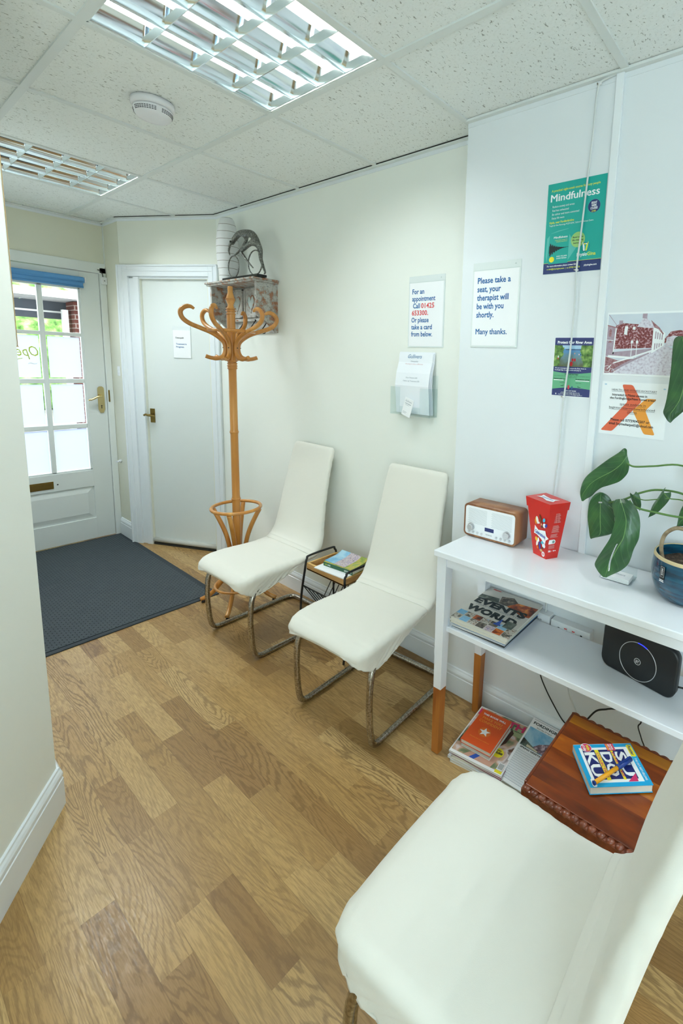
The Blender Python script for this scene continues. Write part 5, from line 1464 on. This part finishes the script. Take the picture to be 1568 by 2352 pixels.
def art_events(m):
    z = .0004
    m.rbox(0, .230, 0, .285, 0, .0002, M_mgrey)
    m.poly([(.0, .215, z), (.0, .182, z), (.09, .190, z), (.075, .225, z)], M_sea); m.poly([(.075, .245, z), (.09, .190, z), (.135, .190, z), (.150, .235, z), (.12, .262, z)], M_rock)
    m.poly([(.125, .190, z * 1.1), (.150, .235, z * 1.1), (.229, .245, z * 1.1), (.229, .165, z * 1.1), (.20, .160, z * 1.1)], M_fire)
    for k_ in range(7):
        m.rbox(.001 + k_ * .0335, .0325 + k_ * .0335, .003, .036, .0002, .0005, [M_mono, M_skyb, M_mono, M_rock, M_town, M_fire, M_mono][k_])
        m.rbox(.001 + k_ * .0335, .0325 + k_ * .0335, .038, .068, .0002, .0005, [M_skyb, M_mono, M_fire, M_mono, M_rock, M_skyb, M_mono][k_])
    m.text('EVENTS', .006, .148, .052, M_pblack, .0010, width=.212, bold=.06); m.text('THAT CHANGED THE', .02, .133, .016, mat('ink_grey'), .0010, width=.19)
    m.text('WORLD', .006, .086, .052, M_pblack, .0010, width=.205, bold=.06)
    m.poly([(.150, .060, .0012), (.168, .060, .0012), (.160, .100, .0012)], M_blu); m.rbox(.146, .172, .052, .061, .0008, .0011, M_blu); m.rbox(.180, .215, .055, .100, .0002, .0013, M_sea)
    m.text('PERIOD', .018, .272, .011, M_inkred, .0010, width=.035, bold=.04)


stack = [((.303, -.912), .02, .212, .280, .0055, 'print_blue_cover', '#b7c4d4', 'white edged magazine at the very bottom of the console shelf stack'),
         ((.300, -.915), -.03, .210, .276, .0035, 'print_darkcover', '#3a3c40', 'dark covered magazine second from the bottom of the console shelf stack'),
         ((.298, -.910), .05, .208, .270, .006, 'print_whitecover', '#e9edf2', 'white magazine third from the bottom of the console shelf stack'),
         ((.303, -.915), -.02, .214, .278, .006, 'print_bluecover', '#3f86c9', 'blue covered magazine in the middle of the console shelf stack'),
         ((.298, -.914), .00, .222, .282, .010, 'print_creamcover', '#cfcfc4', 'pale thick magazine just below the top magazine of the console shelf stack')]
zz = .5152
for (cx, cy), ya_, w_, h_, t_, mn, mc, lb in stack:
    book('magazine', lb, 'magazine', (cx - .016, cy - .030, zz), YW + .03 + ya_ * .5, w_ + .004, h_ - .006, t_, mat(mn, mc, .4), group='magazines stacked on the console shelf'); zz += t_ + .0002
book('magazine', 'large world events magazine on top of the console shelf stack', 'magazine', (.288, -.945, zz), YW + .03, .230, .285, .011, M_mgrey, art_events, group='magazines stacked on the console shelf')

# router
HM = frame((.297, -1.328, .5155), (-.20, -.98, 0), (.05, 0, 1))
RT = empty('router', M=HM); tag(RT, 'black internet router with silver ring standing on the console shelf', 'router')
m = MB(); w_, h_ = .236, .150
lp = []
for zz_, e in ((-.030, .006), (-.026, .001), (-.004, 0), (-.001, .002), (0, .005)):
    lp.append([(x, y, zz_) for x, y in rrect(e, w_ - e, e, h_ - e, .030, 8)])
m.loft(lp, M_black_plastic); m.build('body', RT)
m = MB(); cx, cy = .1195, .064
m.tube([(cx + .058 * math.cos(a), cy + .058 * math.sin(a), .0002) for a in [2 * PI * j / 72 for j in range(72)]], .0011, M_silver, 6, ring=True); m.build('ring', RT)
m = MB(); m.tube([(cx + .058 * math.cos(a), cy + .058 * math.sin(a), .0008) for a in [PI * (.36 + .16 * j / 12) for j in range(13)]], .0012, mat('blue_led', '#2233ff', .4, emis='#2a35ff', estr=2.5), 6); m.build('status_light', RT)
m = MB(); m.tube([(cx + .0095 * math.cos(a), cy + .0095 * math.sin(a), .0002) for a in [2 * PI * j / 32 for j in range(32)]], .0009, M_silver, 6, ring=True); m.text('BT', cx, cy - .0042, .0115, M_silver, .0006, align='CENTER', width=.0105, bold=.04); m.build('logo', RT)

# cables under the shelf
for nm, pts, r, mt, lb in (('black_cable', [(.40, -1.062, .488), (.41, -1.066, .40), (.418, -1.068, .30), (.420, -1.095, .24), (.428, -1.140, .17), (.437, -1.172, .1265), (.440, -1.20, .1235), (.440, -1.30, .1235), (.440, -1.50, .1235)], .0024, M_black, 'thin black cable hanging from the left of the console shelf down to the floor'),
                           ('white_cable', [(.395, -1.16, .49), (.396, -1.168, .43), (.408, -1.180, .35), (.415, -1.19, .27), (.42, -1.225, .20), (.4255, -1.275, .10), (.4255, -1.29, .03)], .0026, M_cab, 'white cable hanging down below the console shelf beside the carved table'),
                           ('black_cable', [(.405, -1.255, .185), (.40, -1.27, .212), (.40, -1.30, .262), (.40, -1.34, .290), (.395, -1.40, .34), (.395, -1.43, .49)], .0030, M_black, 'thick black cable looping under the console shelf behind the carved table'),
                           ('black_cable', [(.418, -1.450, .49), (.418, -1.446, .33), (.416, -1.446, .285), (.418, -1.438, .262), (.418, -1.452, .225), (.42, -1.47, .17), (.41, -1.48, .012)], .0022, M_black, 'thin kinked black cable hanging at the right below the console shelf'),
                           ('black_cable', [(.262, -1.566, .560), (.30, -1.60, .545), (.36, -1.64, .53), (.42, -1.66, .52)], .0028, M_black, 'short black cable leaving the right edge of the router')):
    m = MB(); m.tube(smooth_path(pts, 6), r, mt, 8); tag(m.build(nm), lb, 'cable')

# ================================================================== FLOOR STACKS
M_hlt = scene_print('print_magazine_people', [(.3, '#3d4b36'), (.42, '#7d8d6a'), (.5, '#cfa98f'), (.6, '#e8dfe0'), (.7, '#6d4a3a')], 16, 2)
M_skin = mat('print_skin', '#cfa38f', .45); M_pink = mat('print_magenta', '#d6336c', .45); M_hair = mat('print_brown_hair', '#4a2f25', .45)


def art_health(m):
    z = .0005
    m.rbox(.004, .206, .012, .262, 0, .0002, M_hlt); m.rbox(0, .21, 0, .012, 0, .0003, M_paper); m.rbox(.16, .206, .19, .235, .0002, .0004, mat('print_pale_grass', '#a9b98a', .5))
    m.poly([(.05, .012, z), (.16, .012, z), (.175, .075, z), (.13, .095, z), (.09, .06, z)], M_skin); m.poly([(.075, .012, z * 1.4), (.095, .012, z * 1.4), (.12, .055, z * 1.4), (.105, .06, z * 1.4)], M_blu)
    m.poly([(.148, .11, z), (.165, .14, z), (.172, .20, z), (.16, .215, z), (.145, .17, z), (.138, .12, z)], M_hair); m.poly([(.128, .105, z * 1.2), (.148, .115, z * 1.2), (.150, .145, z * 1.2), (.135, .14, z * 1.2)], M_skin)
    m.text('HEALTH', .006, .222, .045, M_pink, .0008, width=.196, bold=.04); m.text('NATURAL WELLBEING', .09, .212, .008, M_pblack, .0008, width=.11, bold=.02)
    m.disc((.158, .085, .0009), .022, M_yel, 32)
    m.text('WIN', .158, .092, .010, M_pblack, .0012, align='CENTER', width=.018, bold=.03); m.text('£10,000', .158, .080, .013, M_pblack, .0012, align='CENTER', width=.036, bold=.05)
    m.text('A Better You', .012, .085, .016, M_inkred, .0008, width=.06, bold=.03); m.text('Calm & Clear', .012, .06, .009, M_pwhite, .0008, width=.05, bold=.03)
    m.rbox(.182, .204, .018, .050, 0, .0006, M_paper)
    for q in range(9): m.rbox(.185 + q * .002, .186 + q * .002 - (q % 2) * .0003, .022, .047, 0, .0009, M_pblack)
    m.rbox(.180, .206, .004, .016, 0, .0006, M_yel)


zz = .0005
labs = ['lowest magazine of the floor stack beside the console table leg', 'second magazine from the floor in the stack beside the console table leg', 'third magazine from the floor in the stack under the paperbacks', 'fourth magazine in the floor stack, just below the health magazine']
for i_, (dx_, dy_, dyaw, t_, c_) in enumerate([(.004, -.003, .03, .011, '#e6e6e2'), (.0, .002, -.02, .009, '#d8dde2'), (.006, -.004, .05, .012, '#eceae6'), (.002, -.006, -.03, .008, '#8a3c5a')]):
    book('magazine', labs[i_], 'magazine', (.273 + dx_, -.953 + dy_, zz), YW + .10 + dyaw, .210, .268, t_, mat('mag_cover_%d' % i_, c_, .4), group='magazines stacked on the floor'); zz += t_ + .0002
book('magazine', 'health magazine with yellow prize badge on top of the floor stack', 'magazine', (.272, -.953, zz), YW + .115, .210, .266, .007, M_paper, art_health, group='magazines stacked on the floor'); zz += .0074
book('paperback', 'white paperback at the bottom of the little book pile on the health magazine', 'book', (.262, -.942, zz), YW + .06, .118, .172, .011, mat('paperback_white', '#eef1f2', .4), group='paperbacks on the floor magazines'); zz += .0112
book('paperback', 'blue covered paperback directly under the orange book', 'book', (.266, -.940, zz), YW + .12, .112, .168, .007, mat('paperback_blue', '#2a86a8', .4), group='paperbacks on the floor magazines'); zz += .0072
M_orange = mat('book_orange', '#dd5213', .4); M_oyel = mat('book_yellow', '#f2a83a', .4)


def art_conf(m):
    m.text('THIS BOOK WILL', .06, .156, .0125, M_pwhite, .0004, align='CENTER', width=.098, bold=.03)
    m.text('MAKE YOU', .06, .135, .018, M_oyel, .0004, align='CENTER', width=.082); m.text('CONFIDENT', .06, .116, .018, M_oyel, .0004, align='CENTER', width=.094)
    c = Vector((.060, .075)); P_ = []
    for k_ in range(12):
        a = PI / 2 + k_ * PI / 6 + .1; r = .024 if k_ % 2 == 0 else .012
        P_.append((c.x + r * math.cos(a), c.y + r * math.sin(a), .0003))
    P_ = []
    for k_ in range(10):
        a = PI / 2 + k_ * PI / 5 + .1; r = .022 if k_ % 2 == 0 else .0095
        P_.append((c.x + r * math.cos(a), c.y + r * math.sin(a), .0005))
    m.disc((c.x, c.y, .0002), .024, mat('book_glow', '#e06e1f', .4), 24); m.poly(P_, M_pwhite)
    m.text('Discover your inner confidence', .06, .032, .006, M_oyel, .0004, align='CENTER', width=.08)


book('paperback', 'orange paperback with a white star on top of the floor magazines', 'book', (.262, -.941, zz), YW + .09, .124, .182, .016, M_orange, art_conf, group='paperbacks on the floor magazines')
# second pile
M_blossom = scene_print('print_blossom', [(.36, '#2f2a33'), (.5, '#8a6f7c'), (.62, '#cdb8c2')], 70)


def art_ford(m):
    z = .0003
    m.text('FORDINGBRIDGE', .010, .252, .016, M_pblack, .0006, width=.150, bold=.03); m.rbox(.006, .2, .272, .2728, 0, .0004, M_pblack); m.text('Saturday 27 April', .03, .240, .007, M_ink, .0006, width=.06)
    m.rbox(.006, .204, .150, .236, 0, .0003, M_skyb); m.poly([(.045, .155, z * 2), (.204, .150, z * 2), (.204, .225, z * 2), (.12, .215, z * 2), (.07, .185, z * 2)], M_blossom)
    m.poly([(.006, .150, z * 2.4), (.09, .150, z * 2.4), (.05, .165, z * 2.4), (.006, .182, z * 2.4)], M_sea); m.poly([(.03, .153, z * 3), (.075, .151, z * 3), (.075, .157, z * 3), (.03, .163, z * 3)], mat('print_fence', '#d9d2bd', .5))
    m.text('SPRING GREETINGS', .012, .140, .009, M_pblack, .0006, width=.10, bold=.03)
    for k_ in range(30): m.rbox(.008, .196 - (k_ * 7 % 5) * .004, .012 + k_ * .0042, .0134 + k_ * .0042, 0, .0003, M_grl if k_ % 2 else mat('ink_grey'))


zz = .0005
for i_, (t_, c_, lb, dx_) in enumerate([(.010, '#b0483a', 'lowest magazine of the second floor pile beside the carved table', -.012), (.012, '#c7c2b2', 'middle magazine of the second floor pile beside the carved table', .002)]):
    book('magazine', lb, 'magazine', (.270 + dx_, -1.172, zz), YW + .02, .200, .270, t_, mat('mag2_cover_%d' % i_, c_, .4), group='magazines beside the carved table'); zz += t_ + .0002
B = book('magazine', 'white newsletter with a blossom picture leaning against the skirting beside the carved table', 'magazine', (.293, -1.156, .058), YW, .203, .278, .004, M_paper, art_ford, group='magazines beside the carved table')
B.rotation_mode = 'QUATERNION'; B.rotation_quaternion = (Matrix.Rotation(-.20, 4, 'Y') @ Matrix.Rotation(YW, 4, 'Z')).to_quaternion()

# ================================================================== CARVED SIDE TABLE
ST = empty('carved_side_table', (.050, -1.440, 0)); tag(ST, 'small dark carved wooden side table with beaded edge between the front chair and console', 'side table')
tx, ty = .172, .160
m = MB(); m.rbox(-tx + .012, tx - .006, -ty + .006, ty - .006, .335, .359, M_shee, .002); m.build('top', ST)
m = MB(); m.rbox(-tx - .002, -tx + .020, -ty, ty, .318, .354, M_sheedark, .005)
for k_ in range(14):
    y = ty - .014 - k_ * .0222
    r_ = bmesh.ops.create_icosphere(m.bm, subdivisions=2, radius=1.0); mm = Matrix.Translation((-tx + .006, y, .352)) @ Matrix.Rotation(.6, 4, 'Z') @ Matrix.Diagonal((.0095, .0118, .0090, 1))
    bmesh.ops.transform(m.bm, matrix=mm, verts=r_['verts'])
    for f in {f for v_ in r_['verts'] for f in v_.link_faces}: f.smooth = True; f.material_index = 0
m.build('beaded_edge', ST)
m = MB()
sc_ = [(tx - .008, ty)] + [(tx - .004 + .006 * abs(math.sin(PI * 12 * q / 72)), ty - 2 * ty * q / 72) for q in range(73)] + [(tx - .008, -ty)]
m.loft([[(x, y, .337) for x, y in sc_], [(x, y, .3605) for x, y in sc_]], M_sheedark, smooth=False); m.build('scalloped_edge', ST)
for s_ in (1, -1):
    m = MB(); m.rbox(-tx + .016, tx - .008, s_ * ty, s_ * (ty - .008), .330, .3615, M_sheedark, .003); m.build('side_moulding', ST)
m = MB(); m.rbox(-tx + .02, -tx + .035, -ty + .01, ty - .01, .27, .325, M_sheedark); m.rbox(tx - .035, tx - .02, -ty + .01, ty - .01, .27, .335, M_sheedark); m.rbox(-tx + .03, tx - .03, ty - .025, ty - .01, .27, .335, M_sheedark); m.rbox(-tx + .03, tx - .03, -ty + .01, -ty + .025, .27, .335, M_sheedark)
m.build('apron', ST)
for a in (-1, 1):
    for b in (-1, 1):
        m = MB(); m.lathe([(0, 0), (.012, 0), (.016, .02), (.012, .05), (.018, .10), (.013, .16), (.019, .22), (.014, .24), (.018, .26), (.018, .335), (0, .335)], M_sheedark, c=(a * (tx - .028), b * (ty - .028), 0), n=16); m.build('leg', ST)


def art_sudoku(m):
    W_, H_ = .137, .170; z = .0003
    m.rbox(0, W_, 0, H_, 0, .0001, mat('sudoku_cyan', '#1ba6dd', .35)); m.rbox(.012, W_ - .012, .012, H_ - .018, 0, .0003, M_pwhite)
    M_nv = mat('sudoku_navy', '#1d2a6e', .35); rows_ = [(.106, 'SU'), (.065, 'DO'), (.020, 'KU')]
    for y, t in rows_:
        m.rbox(.020, .116, y, y + .034, 0, .0005, M_nv); m.text(t, .068, y + .003, .040, M_pwhite, .0008, align='CENTER', width=.080, bold=.03)
    for y, t in ((.054, 'COLLECTION'), (.099, 'PUZZLES')):
        m.rbox(.020, .118, y, y + .011 - (.004 if y > .09 else 0), 0, .0006, M_yel); m.text(t, .030, y + .0018, .0095 if y < .09 else .007, M_pink, .0010, width=.08, bold=.03)
    m.disc((.012, .034, .0012), .0155, M_pwhite, 28); m.disc((.012, .034, .0013), .0143, M_pink, 28); m.text('WIN', .012, .034, .012, M_yel, .0016, align='CENTER', width=.02, bold=.04); m.text('£100', .012, .024, .010, M_pwhite, .0016, align='CENTER', width=.022, bold=.04)
    m.rbox(.0, .024, .092, .116, 0, .0011, mat('print_rose', '#d9506a', .4)); m.text('272', .012, .100, .014, M_pwhite, .0014, align='CENTER', width=.020, bold=.03); m.rbox(.002, .022, .094, .098, 0, .0013, M_oyel)
    m.prism(rrect(.006, .046, .152, .167, .004), 0, .0009, M_yel); m.text('Puzzler', .026, .155, .012, M_nv, .0013, align='CENTER', width=.034, bold=.02, shear=.2)
    m.text("THE UK'S BEST-SELLING", .052, .157, .008, M_pwhite, .0005, width=.070, bold=.02)
    m.poly([(.125, .135, .001), (.125, .108, .001), (.100, .108 + .03, .001)], M_pink)
    m.prism(rrect(.112, .136, .008, .020, .004), 0, .0009, M_pwhite); m.rbox(.118, .130, .011, .018, 0, .0012, M_nv)


SB = Vector(((.06 + .173 + .089 - .043) / 4, (-1.348 - 1.473 - 1.554 - 1.439) / 4, .3625))
book('puzzle_book', 'blue and white sudoku puzzle book lying on the carved side table', 'book', SB, math.atan2(-.091, -.103), .137, .170, .022, mat('sudoku_cyan', '#1ba6dd', .35), art_sudoku, spine=M_paper)
PN = empty('pen', (.040, -1.467, .3955), math.atan2(-.049, .133)); tag(PN, 'yellow ballpoint pen with blue cap lying across the sudoku book', 'pen')
m = MB(); m.tube([(-.072, 0, 0), (.022, 0, 0)], .0056, mat('pen_yellow', '#f2a91c', .4), 8); m.tube([(-.077, 0, 0), (-.072, 0, 0)], .0054, mat('pen_blue', '#163a8c', .35), 8); m.build('barrel', PN)
m = MB(); m.tube([(.016, 0, 0), (.074, 0, 0)], [.0070, .0066], mat('pen_blue'), 14); m.box((.045, .0, .0085), (.045, .004, .002), mat('pen_blue')); m.build('cap', PN)

# ================================================================== OUTSIDE THE DOOR
m = MB(); m.rbox(-12, 14, 2.66, 22, -.12, -.03, mat('paving', '#a7a49c', .8, vary=(3, '#8f8c85', .5))); struct(m.build('ground'), 'grey paving outside the entrance door')
CP = empty('canopy', (0, 8.4, 0)); tag(CP, 'grey and white shop canopy seen through the top panes of the entrance door', 'canopy')
m = MB()
for k_ in range(9): m.rbox(-4 + k_ * 1.0, -3.02 + k_ * 1.0, -.5, .55, 2.25, 2.30, mat('soffit_panel', '#b9bdc2', .6))
m.rbox(-4, 5, -.52, -.5, 2.24, 2.36, M_gloss); m.build('soffit', CP)
m = MB(); m.rbox(-4, 5, .55, .75, 1.96, 2.25, mat('fascia_grey', '#4a515a', .6)); m.rbox(-4, 5, .53, .55, 2.06, 2.09, M_gloss); m.build('fascia', CP)
M_br = None
k = NT('red_brick', .85); br = k.n('TexBrick', Scale=1.0); mp = k.n('Mapping'); mp.inputs['Rotation'].default_value = (PI / 2, 0, 0); k.l(k.tc.outputs['Object'], mp.inputs['Vector']); k.l(mp.outputs[0], br.inputs['Vector'])
br.inputs['Brick Width'].default_value = .225; br.inputs['Row Height'].default_value = .075; br.inputs['Mortar Size'].default_value = .008; br.inputs['Color1'].default_value = lin('#6b392c'); br.inputs['Color2'].default_value = lin('#552b22'); br.inputs['Mortar'].default_value = lin('#8d8078'); k.l(br.outputs['Color'], k.b.inputs['Base Color'])  # brick colours darkened to carry the shade under the canopy
m = MB(); m.rbox(1.56, 3.4, 8.35, 8.75, 0, 2.24, k.m); tag(m.build('brick_pier'), 'red brick pier under the canopy seen through the entrance door', 'brick pier')
m = MB(); m.rbox(1.44, 1.52, 8.5, 8.58, -.03, 2.1, M_gloss); tag(m.build('white_post'), 'white post beside the brick pier outside the entrance door', 'post')
M_bush = patchy_mat('hedge_foliage', [(.35, '#3f6a2c'), (.5, '#7fae55'), (.62, '#b3d38a'), (.75, '#dcecc4')], 5, .9)
rb = random.Random(3)
m = MB(); r_ = bmesh.ops.create_icosphere(m.bm, subdivisions=5, radius=1.5); m.mi(M_bush)
for v_ in r_['verts']:
    v_.co *= 1 + .18 * noise.noise(v_.co * 2.2) + .08 * noise.noise(v_.co * 6)
    v_.co.x *= 2.4; v_.co.z = max(v_.co.z * 1.25, -1.12)
for f in m.bm.faces: f.smooth = True
o = m.build('hedge', loc=(1.6, 14, 1.1)); tag(o, 'leafy green hedge across the way, seen through the top panes of the entrance door', 'hedge')
sun = bpy.data.lights.new('sun', 'SUN'); sun.energy = 1.6; sun.angle = .05; sun.color = (1, .97, .92)
so = bpy.data.objects.new('sun', sun); COL.objects.link(so); so.rotation_euler = (math.radians(48), 0, math.radians(200))
